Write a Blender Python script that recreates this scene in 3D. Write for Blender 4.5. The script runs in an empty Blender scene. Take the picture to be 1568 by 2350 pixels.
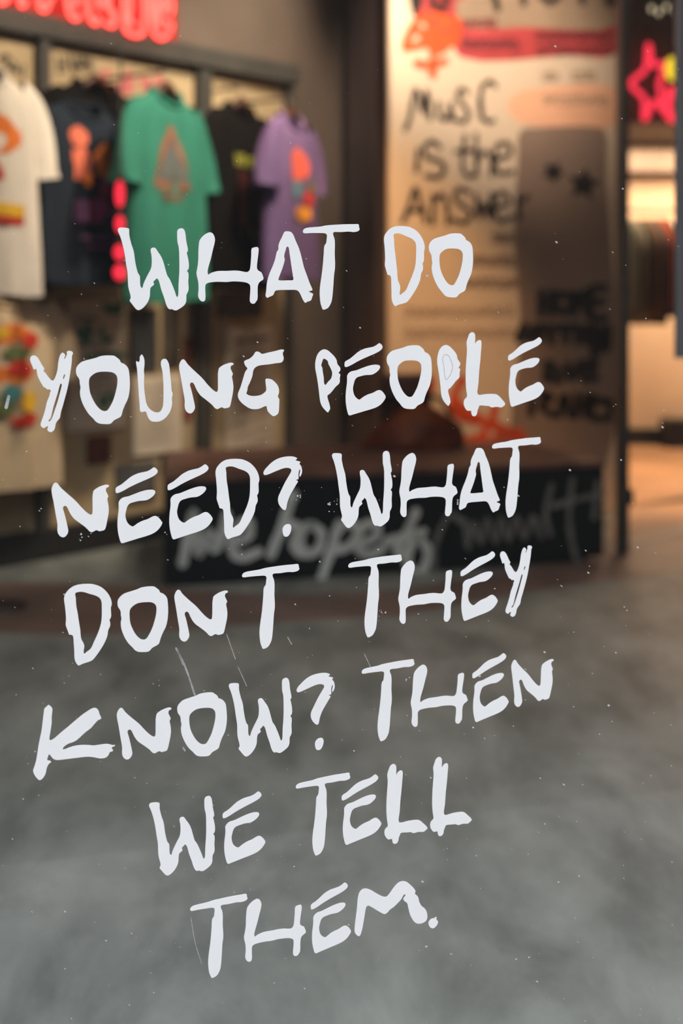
import bpy, bmesh, math, random
from mathutils import Vector, Matrix
from mathutils.geometry import tessellate_polygon

R = random.Random(7)
SC = bpy.context.scene
COL = SC.collection

# ------------------------------------------------------------------ camera
F = 3264.0                    # focal length in pixels of the 1568 x 2350 frame
CX, HY = 784.0, 690.0         # principal column, horizon row
EYE = 0.88
cam_d = bpy.data.cameras.new('camera')
cam = bpy.data.objects.new('camera', cam_d)
COL.objects.link(cam)
cam.location = (0, 0, EYE)
cam.rotation_euler = (math.pi / 2, 0, 0)
cam_d.sensor_fit = 'VERTICAL'
cam_d.sensor_height = 36.0
cam_d.sensor_width = 24.0
cam_d.lens = 36.0 * F / 2350.0
cam_d.shift_y = -(1175.0 - HY) / 2350.0
cam_d.clip_start = 0.05
cam_d.clip_end = 200
cam_d.dof.use_dof = True
cam_d.dof.focus_distance = 1.27
cam_d.dof.aperture_fstop = 3.7
SC.camera = cam

# ------------------------------------------------------------------ world, light, exposure
SKY = 3.1
world = bpy.data.worlds.new('overcast_sky')
SC.world = world
world.use_nodes = True
wn = world.node_tree
bg = wn.nodes['Background']
bg.inputs['Color'].default_value = (0.95, 0.965, 1.0, 1)
bg.inputs['Strength'].default_value = SKY

SC.view_settings.view_transform = 'Standard'
SC.view_settings.look = 'None'
SC.view_settings.gamma = 1
SC.view_settings.exposure = 0.0
SC.view_settings.use_curve_mapping = False
SC.cycles.use_denoising = True
SC.cycles.max_bounces = 8
SC.cycles.diffuse_bounces = 4
SC.cycles.transparent_max_bounces = 12
SC.cycles.sample_clamp_indirect = 6.0
SC.cycles.caustics_reflective = False
SC.cycles.caustics_refractive = False


def aim(o, target):
    d = Vector(target) - o.location
    o.rotation_euler = d.to_track_quat('-Z', 'Y').to_euler()


def spot(name, loc, target, power, color, angle=60, blend=0.8, radius=0.06):
    l = bpy.data.lights.new(name, 'SPOT')
    l.energy = power
    l.color = color
    l.spot_size = math.radians(angle)
    l.spot_blend = blend
    l.shadow_soft_size = radius
    o = bpy.data.objects.new(name, l)
    COL.objects.link(o)
    o.location = loc
    aim(o, target)
    return o


def area(name, loc, target, power, color, sx, sy):
    l = bpy.data.lights.new(name, 'AREA')
    l.shape = 'RECTANGLE'
    l.size, l.size_y = sx, sy
    l.energy = power
    l.color = color
    o = bpy.data.objects.new(name, l)
    COL.objects.link(o)
    o.location = loc
    aim(o, target)
    return o


WARM = (1.0, 0.80, 0.58)
AMBER = (1.0, 0.60, 0.28)
# track spots of the shop and added unseen fills
spot('shop_or_fill_spot', (0.55, 4.1, 2.85), (-0.95, 5.05, 1.45), 250, WARM, 62, 0.9)
spot('shop_or_fill_spot', (0.35, 4.9, 2.85), (-0.40, 5.75, 1.45), 150, WARM, 55, 0.9)
spot('shop_or_fill_spot', (-0.13, 5.72, 2.9), (-0.36, 5.86, 2.0), 100, WARM, 58, 1.0)
spot('shop_or_fill_spot', (0.30, 4.1, 2.85), (0.52, 5.72, 1.98), 330, (1.0, 0.78, 0.60), 37, 0.9)
spot('shop_or_fill_spot', (-0.25, 4.5, 2.85), (0.32, 5.65, 0.75), 340, (1.0, 0.54, 0.23), 27, 1.0)
area('far_room_ceiling_light', (2.3, 8.12, 1.80), (2.3, 8.2, 0.0), 78, (1.0, 0.66, 0.42), 2.0, 0.7)

spot('far_floor_fill', (2.1, 6.7, 2.85), (1.55, 6.75, 0.0), 420, (1.0, 0.56, 0.30), 46, 0.7)  # unseen spot added to make the far floor more orange
area('warm_fill', (0.7, 3.5, 2.95), (0.7, 3.6, 0.0), 18, (1.0, 0.74, 0.52), 1.2, 0.6)  # unseen general warm fill, added to lift the floor
spot('shop_or_fill_spot', (0.25, 3.5, 2.85), (-0.95, 5.05, 0.65), 90, WARM, 40, 0.9)  # extra unseen spot, added to brighten the lower row under the shirts

# ------------------------------------------------------------------ helpers
G_T = 0.30                                    # the glass recedes to the right
GE = Vector((1, G_T, 0)).normalized()         # along the glass
GN = Vector((G_T, -1, 0)).normalized()        # towards the street
GLASS0 = Vector((0, 1.28, 0))


def ray(px, py):
    return Vector(((px - CX) / F, 1.0, -(py - HY) / F))


class Plane:
    """a vertical plane: origin p (x, y), direction e along it, normal n facing the viewer"""

    def __init__(self, p, e, off=0.0):
        self.e = Vector((e[0], e[1], 0)).normalized()
        self.n = Vector((self.e.y, -self.e.x, 0))
        self.p = Vector((p[0], p[1], 0)) + self.n * off

    def off(self, d):
        q = Plane(self.p, self.e)
        q.p = self.p + self.n * d
        return q

    def uz(self, px, py):
        d = ray(px, py)
        o = Vector((0, 0, EYE))
        k = (self.p - o).dot(self.n) / d.dot(self.n)
        h = o + d * k
        return ((h - self.p).dot(self.e), h.z)

    def at(self, u, z, d=0.0):
        return self.p + self.e * u + self.n * d + Vector((0, 0, z))

    def hit(self, px, py):
        return self.at(*self.uz(px, py))


def link(name, bm, m, parent=None):
    me = bpy.data.meshes.new(name)
    bm.normal_update()
    bm.to_mesh(me)
    bm.free()
    if isinstance(m, (list, tuple)):
        for q in m:
            me.materials.append(q)
    else:
        me.materials.append(m)
    o = bpy.data.objects.new(name, me)
    COL.objects.link(o)
    if parent is not None:
        o.parent = parent
        o.matrix_parent_inverse = Matrix.Translation(-parent.location) if parent.rotation_euler.z == 0 else parent_inv(parent)
    return o


def parent_inv(p):
    return (Matrix.Translation(p.location) @ p.rotation_euler.to_matrix().to_4x4()).inverted()


def tag(o, label, cat, group=None, kind=None):
    o['label'] = label
    o['category'] = cat
    if group:
        o['group'] = group
    if kind:
        o['kind'] = kind
    return o


def thing(name, label, cat, loc=(0, 0, 0), group=None):
    o = bpy.data.objects.new(name, None)
    o.empty_display_size = 0.05
    COL.objects.link(o)
    o.location = loc
    return tag(o, label, cat, group)


def struct(name, bm, m, parent=None):
    o = link(name, bm, m, parent)
    o['kind'] = 'structure'
    return o


def smooth(o):
    for p in o.data.polygons:
        p.use_smooth = True
    return o


def BM():
    return bmesh.new()


def box(bm, c, e, sx, sy, sz, bev=0.0):
    """box centred at c, local x along e (horizontal)"""
    e = Vector((e[0], e[1], 0)).normalized()
    n = Vector((-e.y, e.x, 0))
    c = Vector(c)
    vs = []
    for k in (-1, 1):
        for (a, b) in ((-1, -1), (1, -1), (1, 1), (-1, 1)):
            vs.append(bm.verts.new(c + e * a * sx / 2 + n * b * sy / 2 + Vector((0, 0, k * sz / 2))))
    fs = [bm.faces.new([vs[i] for i in q]) for q in
          ((3, 2, 1, 0), (4, 5, 6, 7), (0, 1, 5, 4), (1, 2, 6, 5), (2, 3, 7, 6), (3, 0, 4, 7))]
    if bev > 0:
        eds = {ed for f in fs for ed in f.edges}
        bmesh.ops.bevel(bm, geom=list(eds), offset=bev, segments=2, affect='EDGES', profile=0.6)
    return bm


def prism(bm, pts, z0, z1):
    lo = [bm.verts.new((p[0], p[1], z0)) for p in pts]
    hi = [bm.verts.new((p[0], p[1], z1)) for p in pts]
    n = len(pts)
    bm.faces.new(hi)
    bm.faces.new(list(reversed(lo)))
    for i in range(n):
        j = (i + 1) % n
        bm.faces.new((lo[i], lo[j], hi[j], hi[i]))
    bmesh.ops.recalc_face_normals(bm, faces=bm.faces[:])
    return bm


def crom(pts, n=4, closed=True):
    out = []
    N = len(pts)
    P = [Vector(p) for p in pts]
    rng = range(N) if closed else range(N - 1)
    for i in rng:
        if closed:
            a, b, c, d = P[(i - 1) % N], P[i], P[(i + 1) % N], P[(i + 2) % N]
        else:
            a, b, c, d = P[max(i - 1, 0)], P[i], P[i + 1], P[min(i + 2, N - 1)]
        la, lb, lc = [max((q - p).length, 1e-9) ** 0.5 for p, q in ((a, b), (b, c), (c, d))]
        # centripetal tangents
        m1 = (c - b) + ((b - a) / la - (c - a) / (la + lb)) * lb if la > 2e-4 else (c - b)
        m2 = (c - b) + ((d - c) / lc - (d - b) / (lb + lc)) * lb if lc > 2e-4 else (c - b)
        for k in range(n):
            t = k / n
            t2, t3 = t * t, t * t * t
            out.append(b * (2 * t3 - 3 * t2 + 1) + m1 * (t3 - 2 * t2 + t) + c * (-2 * t3 + 3 * t2) + m2 * (t3 - t2))
    if not closed:
        out.append(P[-1])
    return out


def sheet(bm, plane, loops, d0, d1):
    """flat shape on a plane: loops of (u, z), first the outline then the holes; from depth d0 to d1 out of the plane"""
    tri = tessellate_polygon([[Vector((a, b, 0)) for a, b in l] for l in loops])
    flat = [p for l in loops for p in l]
    top = [bm.verts.new(plane.at(a, b, d1)) for a, b in flat]
    bot = [bm.verts.new(plane.at(a, b, d0)) for a, b in flat]
    for t in tri:
        A, B, C = (top[i] for i in t)
        nrm = (B.co - A.co).cross(C.co - A.co)
        if nrm.length < 1e-14:
            continue
        s = (A, B, C) if nrm.dot(plane.n) > 0 else (C, B, A)
        try:
            bm.faces.new(s)
        except ValueError:
            pass
    k = 0
    for l in loops:
        n = len(l)
        for i in range(n):
            j = (i + 1) % n
            try:
                bm.faces.new((top[k + i], bot[k + i], bot[k + j], top[k + j]))
            except ValueError:
                pass
        k += n
    return bm


def ribbon(bm, plane, pts, w, d=0.0015, sm=5, closed=False):
    """brush stroke of width w through (u, z) points, lying d above the plane, round ends"""
    P = crom(pts, sm, closed) if len(pts) > 2 else [Vector(p) for p in pts]
    if closed:
        P.append(P[0])
    n = len(P)
    L, Rr = [], []
    for i, p in enumerate(P):
        t = (P[min(i + 1, n - 1)] - P[max(i - 1, 0)])
        if t.length < 1e-9:
            t = Vector((1, 0))
        t.normalize()
        q = Vector((-t.y, t.x))
        ww = w * (1 + 0.12 * math.sin(i * 1.7 + w * 900))
        L.append(bm.verts.new(plane.at(p.x + q.x * ww / 2, p.y + q.y * ww / 2, d)))
        Rr.append(bm.verts.new(plane.at(p.x - q.x * ww / 2, p.y - q.y * ww / 2, d)))
    for i in range(n - 1):
        bm.faces.new((Rr[i], Rr[i + 1], L[i + 1], L[i]))
    for p in (P[0], P[-1]):
        bm.faces.new([bm.verts.new(plane.at(p.x + w / 2 * math.cos(a), p.y + w / 2 * math.sin(a), d + 0.0001))
                      for a in [k * math.pi / 5 for k in range(10)]])
    return bm


def tube(bm, pts, r, n=8, closed=False):
    P = [Vector(p) for p in pts]
    rings = []
    N = len(P)
    up0 = Vector((0.03, 0.05, 1))
    for i in range(N):
        if closed:
            t = (P[(i + 1) % N] - P[i - 1]).normalized()
        else:
            t = (P[min(i + 1, N - 1)] - P[max(i - 1, 0)]).normalized()
        up = up0 if abs(t.normalized().dot(up0.normalized())) < 0.95 else Vector((1, 0.3, 0))
        a = t.cross(up).normalized()
        b = t.cross(a).normalized()
        rr = r[i] if isinstance(r, (list, tuple)) else r
        rings.append([bm.verts.new(P[i] + (a * math.cos(k * 2 * math.pi / n) + b * math.sin(k * 2 * math.pi / n)) * rr) for k in range(n)])
    for i in range(N if closed else N - 1):
        A, B = rings[i], rings[(i + 1) % N]
        if closed and i == N - 1:
            s = min(range(n), key=lambda s: sum((A[k].co - B[(k + s) % n].co).length for k in range(n)))
        else:
            s = min(range(n), key=lambda s: (A[0].co - B[s].co).length)
        for k in range(n):
            bm.faces.new((A[k], A[(k + 1) % n], B[(k + 1 + s) % n], B[(k + s) % n]))
    if not closed:
        bm.faces.new(list(reversed(rings[0])))
        bm.faces.new(rings[-1])
    return bm


def ellipsoid(bm, c, rx, ry, rz, nu=20, nv=12):
    m = Matrix.Translation(Vector(c)) @ Matrix.Diagonal((rx, ry, rz, 1))
    bmesh.ops.create_uvsphere(bm, u_segments=nu, v_segments=nv, radius=1, matrix=m)
    return bm


# ------------------------------------------------------------------ materials
def mat(name, col, rough=0.6, var=0.12, scale=6.0, bump=0.0, spec=0.4, metal=0.0, col2=None, detail=5.0, bscale=None):
    m = bpy.data.materials.new(name)
    m.use_nodes = True
    nt = m.node_tree
    b = nt.nodes['Principled BSDF']
    b.inputs['Roughness'].default_value = rough
    b.inputs['Specular IOR Level'].default_value = spec
    b.inputs['Metallic'].default_value = metal
    tc = nt.nodes.new('ShaderNodeTexCoord')
    no = nt.nodes.new('ShaderNodeTexNoise')
    no.inputs['Scale'].default_value = scale
    no.inputs['Detail'].default_value = detail
    nt.links.new(tc.outputs['Object'], no.inputs['Vector'])
    ra = nt.nodes.new('ShaderNodeValToRGB')
    a = [max(0, c * (1 - var)) for c in col]
    z = [min(1, c * (1 + var)) for c in (col2 or col)]
    ra.color_ramp.elements[0].position = 0.3
    ra.color_ramp.elements[1].position = 0.7
    ra.color_ramp.elements[0].color = (*a, 1)
    ra.color_ramp.elements[1].color = (*z, 1)
    nt.links.new(no.outputs['Fac'], ra.inputs['Fac'])
    nt.links.new(ra.outputs['Color'], b.inputs['Base Color'])
    if bump:
        n2 = nt.nodes.new('ShaderNodeTexNoise')
        n2.inputs['Scale'].default_value = bscale or scale * 6
        nt.links.new(tc.outputs['Object'], n2.inputs['Vector'])
        bp = nt.nodes.new('ShaderNodeBump')
        bp.inputs['Strength'].default_value = bump
        bp.inputs['Distance'].default_value = 0.01
        nt.links.new(n2.outputs['Fac'], bp.inputs['Height'])
        nt.links.new(bp.outputs['Normal'], b.inputs['Normal'])
    return m


def emit(name, col, s):
    m = bpy.data.materials.new(name)
    m.use_nodes = True
    nt = m.node_tree
    nt.nodes.remove(nt.nodes['Principled BSDF'])
    e = nt.nodes.new('ShaderNodeEmission')
    e.inputs['Color'].default_value = (*col, 1)
    e.inputs['Strength'].default_value = s
    nt.links.new(e.outputs[0], nt.nodes['Material Output'].inputs[0])
    return m


def glass_mat(name, reflect=True):
    m = bpy.data.materials.new(name)
    m.use_nodes = True
    nt = m.node_tree
    nt.nodes.remove(nt.nodes['Principled BSDF'])
    tr = nt.nodes.new('ShaderNodeBsdfTransparent')
    tr.inputs[0].default_value = (0.97, 0.985, 0.98, 1)
    out = nt.nodes['Material Output']
    if not reflect:
        tr.inputs[0].default_value = (0.985, 0.99, 0.988, 1)
        nt.links.new(tr.outputs[0], out.inputs[0])
        return m
    gl = nt.nodes.new('ShaderNodeBsdfGlossy')
    gl.inputs['Roughness'].default_value = 0.0
    lw = nt.nodes.new('ShaderNodeLayerWeight')
    lw.inputs['Blend'].default_value = 0.5
    pw = nt.nodes.new('ShaderNodeMath')
    pw.operation = 'POWER'
    pw.inputs[1].default_value = 5
    nt.links.new(lw.outputs['Facing'], pw.inputs[0])
    mr = nt.nodes.new('ShaderNodeMapRange')
    mr.inputs['To Min'].default_value = 0.075
    mr.inputs['To Max'].default_value = 1.0
    nt.links.new(pw.outputs[0], mr.inputs['Value'])
    mx = nt.nodes.new('ShaderNodeMixShader')
    nt.links.new(mr.outputs[0], mx.inputs[0])
    nt.links.new(tr.outputs[0], mx.inputs[1])
    nt.links.new(gl.outputs[0], mx.inputs[2])
    nt.links.new(mx.outputs[0], out.inputs[0])
    return m


M = {}
M['vinyl'] = mat('white_vinyl', (0.825, 0.835, 0.845), 0.45, 0.015, 30)
M['glass'] = glass_mat('window_glass')
M['glass_in'] = glass_mat('window_glass_inner', False)
M['concrete'] = mat('polished_concrete', (0.158, 0.188, 0.186), 0.55, 0.30, 5.5, 0.04, 0.25, col2=(0.275, 0.30, 0.295), detail=10)


def concrete():
    m = M['concrete']
    nt = m.node_tree
    no = [n for n in nt.nodes if n.type == 'TEX_NOISE'][0]
    tc = [n for n in nt.nodes if n.type == 'TEX_COORD'][0]
    mp = nt.nodes.new('ShaderNodeMapping')
    mp.inputs['Scale'].default_value = (1.0, 0.42, 1.0)
    mp.inputs['Rotation'].default_value = (0, 0, 0.5)
    nt.links.new(tc.outputs['Object'], mp.inputs['Vector'])
    nt.links.new(mp.outputs[0], no.inputs['Vector'])
    no.inputs['Roughness'].default_value = 0.62
    no.inputs['Distortion'].default_value = 0.25


concrete()
M['paving'] = mat('street_paving', (0.25, 0.25, 0.25), 0.8, 0.2, 2, 0.1)
M['asphalt'] = mat('dark_asphalt', (0.030, 0.030, 0.032), 0.9, 0.3, 20, 0.1, 0.1)
M['facade'] = mat('dark_facade', (0.045, 0.045, 0.047), 0.7, 0.2, 3)
M['ceiling'] = mat('dark_ceiling', (0.05, 0.047, 0.045), 0.8, 0.1, 3)
M['brown_wall'] = mat('brown_plaster', (0.125, 0.095, 0.078), 0.75, 0.1, 4)
M['far_wall'] = mat('cream_plaster', (0.72, 0.56, 0.40), 0.7, 0.06, 3)
M['pillar'] = mat('dark_pillar', (0.055, 0.038, 0.036), 0.6, 0.12, 4)
M['iron'] = mat('grey_iron', (0.058, 0.056, 0.052), 0.5, 0.15, 10, spec=0.4)
M['black'] = mat('matt_black', (0.014, 0.014, 0.014), 0.6, 0.15, 8)
M['cream_panel'] = mat('cream_panel', (0.47, 0.36, 0.22), 0.7, 0.06, 5)
M['paper'] = mat('cream_paper', (0.74, 0.64, 0.52), 0.8, 0.06, 9)
M['ink'] = mat('black_ink', (0.02, 0.02, 0.02), 0.7)
M['grey_ink'] = mat('grey_ink', (0.12, 0.11, 0.10), 0.7)
M['green_ink'] = mat('green_ink', (0.02, 0.19, 0.11), 0.7)
M['pink_ink'] = mat('pink_paint', (0.62, 0.13, 0.17), 0.6)
M['bench'] = mat('black_bench', (0.007, 0.010, 0.011), 0.8, 0.2, 5, spec=0.15)
M['bench_top'] = mat('maroon_bench_top', (0.10, 0.045, 0.036), 0.5, 0.35, 9, col2=(0.15, 0.08, 0.06))
M['chalk'] = mat('grey_white_paint', (0.62, 0.67, 0.67), 0.7, 0.2, 12)
M['chalk2'] = mat('thin_grey_paint', (0.17, 0.18, 0.18), 0.7, 0.25, 12)
M['board'] = mat('cream_board', (0.72, 0.58, 0.44), 0.55, 0.05, 3)
M['brush_black'] = mat('black_brush_paint', (0.018, 0.013, 0.010), 0.5)
M['faint'] = mat('faint_brown_marker', (0.36, 0.26, 0.18), 0.6)
M['red_band'] = mat('red_neon_reflection', (0.50, 0.06, 0.062), 0.6, 0.2, 7)
M['maroon_ink'] = mat('maroon_marker', (0.17, 0.025, 0.03), 0.6)
M['orange'] = mat('orange_spray_paint', (0.80, 0.10, 0.02), 0.6, 0.25, 8)
M['rust'] = mat('rust_red_paint', (0.64, 0.075, 0.014), 0.6, 0.3, 8)
M['peach'] = mat('peach_glow', (0.86, 0.47, 0.30), 0.6, 0.08, 5)
M['taupe'] = mat('taupe_shade_and_marks', (0.27, 0.19, 0.145), 0.6, 0.12, 4)  # shade tone of the board patch, also paint of some small writing
M['bag'] = mat('dark_red_leather', (0.07, 0.009, 0.002), 0.5, 0.3, 8, 0.2, 0.3, col2=(0.15, 0.033, 0.003))
M['strap'] = mat('dark_brown_leather', (0.03, 0.008, 0.006), 0.5, 0.2, 8)
M['wood'] = mat('brown_wood', (0.055, 0.018, 0.007), 0.45, 0.3, 14)
M['steel'] = mat('steel', (0.35, 0.35, 0.35), 0.35, 0.05, 10, metal=1.0)
M['neon_red'] = emit('red_neon', (1.0, 0.065, 0.05), 5.5)
M['reflected_dot'] = emit('reflected_neon_dots', (1.0, 0.03, 0.06), 1.6)
M['neon_star'] = emit('pink_red_neon', (1.0, 0.035, 0.07), 1.5)
M['neon_yellow'] = emit('yellow_neon', (1.0, 0.72, 0.03), 1.1)
M['bulb'] = emit('warm_bulb', (1.0, 0.8, 0.5), 0.9)
M['red_back'] = mat('red_sign_backing', (0.30, 0.012, 0.010), 0.5)
M['red_reflection'] = mat('maroon_floor_reflection', (0.145, 0.105, 0.095), 0.5, 0.25, 4, col2=(0.18, 0.125, 0.11))
M['lilac'] = mat('grey_threshold', (0.17, 0.17, 0.19), 0.35, 0.1, 9)
M['blue_grey'] = mat('blue_grey_metal', (0.20, 0.25, 0.28), 0.4, 0.08, 9)
M['sign_red'] = mat('sign_red', (0.30, 0.02, 0.03), 0.5)
M['dust'] = mat('dust', (0.50, 0.50, 0.48), 0.9)
M['cover'] = mat('dark_floor_cover', (0.022, 0.012, 0.011), 0.5)


def cloth(name, col, var=0.08):
    return mat(name, col, 0.9, var, 7, 0.25, 0.06, bscale=60)


# ------------------------------------------------------------------ the setting
LW = Plane((-1.15, 4.79), (0.616, 0.788))            # the wall of T-shirts
BENCH = Plane((-0.545, 4.35), (1.427, 0.44))         # front of the black bench
BOARD = Plane((0.1904, 5.60), (0.958, 0.287))        # the lettered board
GL = Plane((GLASS0.x, GLASS0.y), (1, G_T))


def quad_wall(name, a, b, z0, z1, th, m, side):
    """wall from a to b, thickness th growing away from the room (side: +1 left of a->b)"""
    a, b = Vector((a[0], a[1], 0)), Vector((b[0], b[1], 0))
    e = (b - a).normalized()
    n = Vector((-e.y, e.x, 0)) * side
    return struct(name, prism(BM(), [a, b, b + n * th, a + n * th], z0, z1), m)


fa, fb = GL.at(-3.35, 0), GL.at(5.6, 0)
struct('floor', prism(BM(), [fa, fb, (fb.x, 9.0), (-3.4, 9.0)], -0.10, 0.0), M['concrete'])
struct('ceiling', prism(BM(), [fa, fb, (fb.x, 9.0), (-3.4, 9.0)], 3.0, 3.1), M['ceiling'])
wl0 = LW.at(-2.55, 0)
wl1 = LW.hit(800, 690)
quad_wall('wall_left', wl0, wl1, 0, 3.0, 0.12, M['brown_wall'], 1)
quad_wall('wall_side', (wl0.x, GL.p.y + G_T * wl0.x), wl0, 0, 3.0, 0.12, M['brown_wall'], 1)
quad_wall('wall_middle', (wl1.x + 0.10, wl1.y), (wl1.x + 0.10, 8.7), 0, 3.0, 0.12, M['brown_wall'], 1)
quad_wall('wall_back', (wl1.x + 0.10, 8.7), (5.2, 8.7), 0, 3.0, 0.12, M['far_wall'], 1)
quad_wall('wall_right', (5.2, 8.7), (5.2, GL.p.y + G_T * 5.2), 0, 3.0, 0.12, M['far_wall'], 1)
# pillar between the T-shirt wall and the board
c1 = Plane((0, 6.15), (1, 0)).hit(796, 690)
c2 = Plane((0, 5.98), (1, 0)).hit(862, 690)
c3 = Plane((0, 6.10), (1, 0)).hit(905, 690)
struct('wall_pillar', prism(BM(), [(c1.x, c1.y), (c2.x, c2.y), (c3.x, c3.y), (c3.x, 6.6), (c1.x, 6.6)], 0, 3.0), M['pillar'])
# dark soffit over the far room
zs = EYE + (690 - 282) / F * 7.6
struct('ceiling_soffit', prism(BM(), [(0.7, 7.6), (5.19, 7.6), (5.19, 8.69), (0.7, 8.69)], zs, 2.99), M['brown_wall'])
struct('baseboard_back', prism(BM(), [(0.2, 8.66), (5.19, 8.66), (5.19, 8.695), (0.2, 8.695)], 0.0, 0.10), M['black'])

# front: facade with the window opening
WU0, WU1, WZ0, WZ1 = -1.75, 1.75, 0.06, 2.75


def front_piece(bm, u0, u1, z0, z1, d0=-0.10, d1=0.10):
    pts = [GL.at(u0, 0, d1), GL.at(u1, 0, d1), GL.at(u1, 0, d0), GL.at(u0, 0, d0)]
    return prism(bm, pts, z0, z1)


b = BM()
front_piece(b, -3.35, WU0, 0, 3.0)
front_piece(b, WU1, 5.6, 0, 3.0)
front_piece(b, WU0, WU1, WZ1, 3.0)
front_piece(b, -3.35, 5.6, 3.0, 3.6)
front_piece(b, WU0, WU1, -0.08, WZ0 - 0.03)
struct('wall_front', b, M['facade'])
b = BM()
for (u0, u1, z0, z1) in ((WU0, WU0 + 0.05, WZ0, WZ1), (WU1 - 0.05, WU1, WZ0, WZ1), (WU0, WU1, WZ1 - 0.05, WZ1), (WU0, WU1, WZ0 - 0.03, WZ0 + 0.03)):
    front_piece(b, u0, u1, z0, z1, -0.05, 0.05)
win = struct('window_1', b, M['iron'])
b = BM()
prism(b, [GL.at(WU0 + 0.04, 0, 0), GL.at(WU1 - 0.04, 0, 0), GL.at(WU1 - 0.04, 0, -0.010), GL.at(WU0 + 0.04, 0, -0.010)], WZ0 + 0.02, WZ1 - 0.04)
b.normal_update()
for f in b.faces:
    f.material_index = 0 if f.normal.dot(GL.n) > 0.9 else 1
pane = struct('window_pane', b, [M['glass'], M['glass_in']], win)

# the street the shopfront looks on to
b = BM()
prism(b, [GL.at(-30, 0, 0.10), GL.at(-30, 0, 1.1), GL.at(30, 0, 1.1), GL.at(30, 0, 0.10)], -0.12, -0.02)
struct('sidewalk', b, M['paving'])
b = BM()
prism(b, [GL.at(-30, 0, 1.1), GL.at(-30, 0, 15), GL.at(30, 0, 15), GL.at(30, 0, 1.1)], -0.14, -0.05)
struct('street', b, M['asphalt'])
b = BM()
prism(b, [GL.at(-30, 0, 11), GL.at(-30, 0, 12), GL.at(30, 0, 12), GL.at(30, 0, 11)], -0.02, 6.5)
struct('exterior_facade', b, M['facade'])

# daylight portal in the window opening
pl = bpy.data.lights.new('window_portal', 'AREA')
pl.shape = 'RECTANGLE'
pl.size, pl.size_y = WU1 - WU0, WZ1 - WZ0
pl.cycles.is_portal = True
po = bpy.data.objects.new('window_portal', pl)
COL.objects.link(po)
po.location = GL.at(0, (WZ0 + WZ1) / 2, -0.03)
aim(po, po.location - GL.n)

# red reflection coloured as a maroon floor band; grey threshold let into the floor
def floor_pt(px, py):
    d = ray(px, py)
    k = -EYE / d.z
    return Vector((d.x * k, d.y * k, 0))


def floor_band(name, near, far, m):
    b = BM()
    A = [floor_pt(*p) for p in near]
    B = [floor_pt(*p) for p in far]
    a = [b.verts.new(p + Vector((0, 0, 0.0012))) for p in A]
    c = [b.verts.new(p + Vector((0, 0, 0.0012))) for p in B]
    for i in range(len(A) - 1):
        b.faces.new((a[i], a[i + 1], c[i + 1], c[i]))
    r = bmesh.ops.extrude_face_region(b, geom=b.faces[:])
    for v in r['geom']:
        if isinstance(v, bmesh.types.BMVert):
            v.co.z = 0.0001
    bmesh.ops.recalc_face_normals(b, faces=b.faces[:])
    return struct(name, b, m)


floor_band('floor_reflection_band', [(-60, 1452), (200, 1458), (420, 1446), (640, 1428), (930, 1412), (1150, 1368), (1400, 1330), (1640, 1300)],
           [(-60, 1335), (200, 1340), (420, 1352), (640, 1368), (930, 1352), (1150, 1318), (1400, 1262), (1640, 1205)], M['red_reflection'])
floor_band('floor_threshold', [(1120, 1322), (1400, 1262), (1640, 1204)], [(1120, 1306), (1400, 1244), (1640, 1186)], M['lilac'])

# warm floor of the far room beyond the threshold
A_, B_ = floor_pt(1396, 1244), floor_pt(1640, 1186)
far_e = (B_ - A_).normalized()
C_ = B_ + far_e * ((5.1 - B_.x) / far_e.x)
struct('floor_far', prism(BM(), [(A_.x, A_.y), (B_.x, B_.y), (C_.x, max(C_.y, B_.y)), (5.1, 8.65), (0.35, 8.65), (0.35, 6.75), (1.17, 6.02)], 0.0001, 0.0016),
       mat('tan_floor', (0.40, 0.245, 0.135), 0.5, 0.12, 3, col2=(0.46, 0.28, 0.16), spec=0.25))

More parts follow.
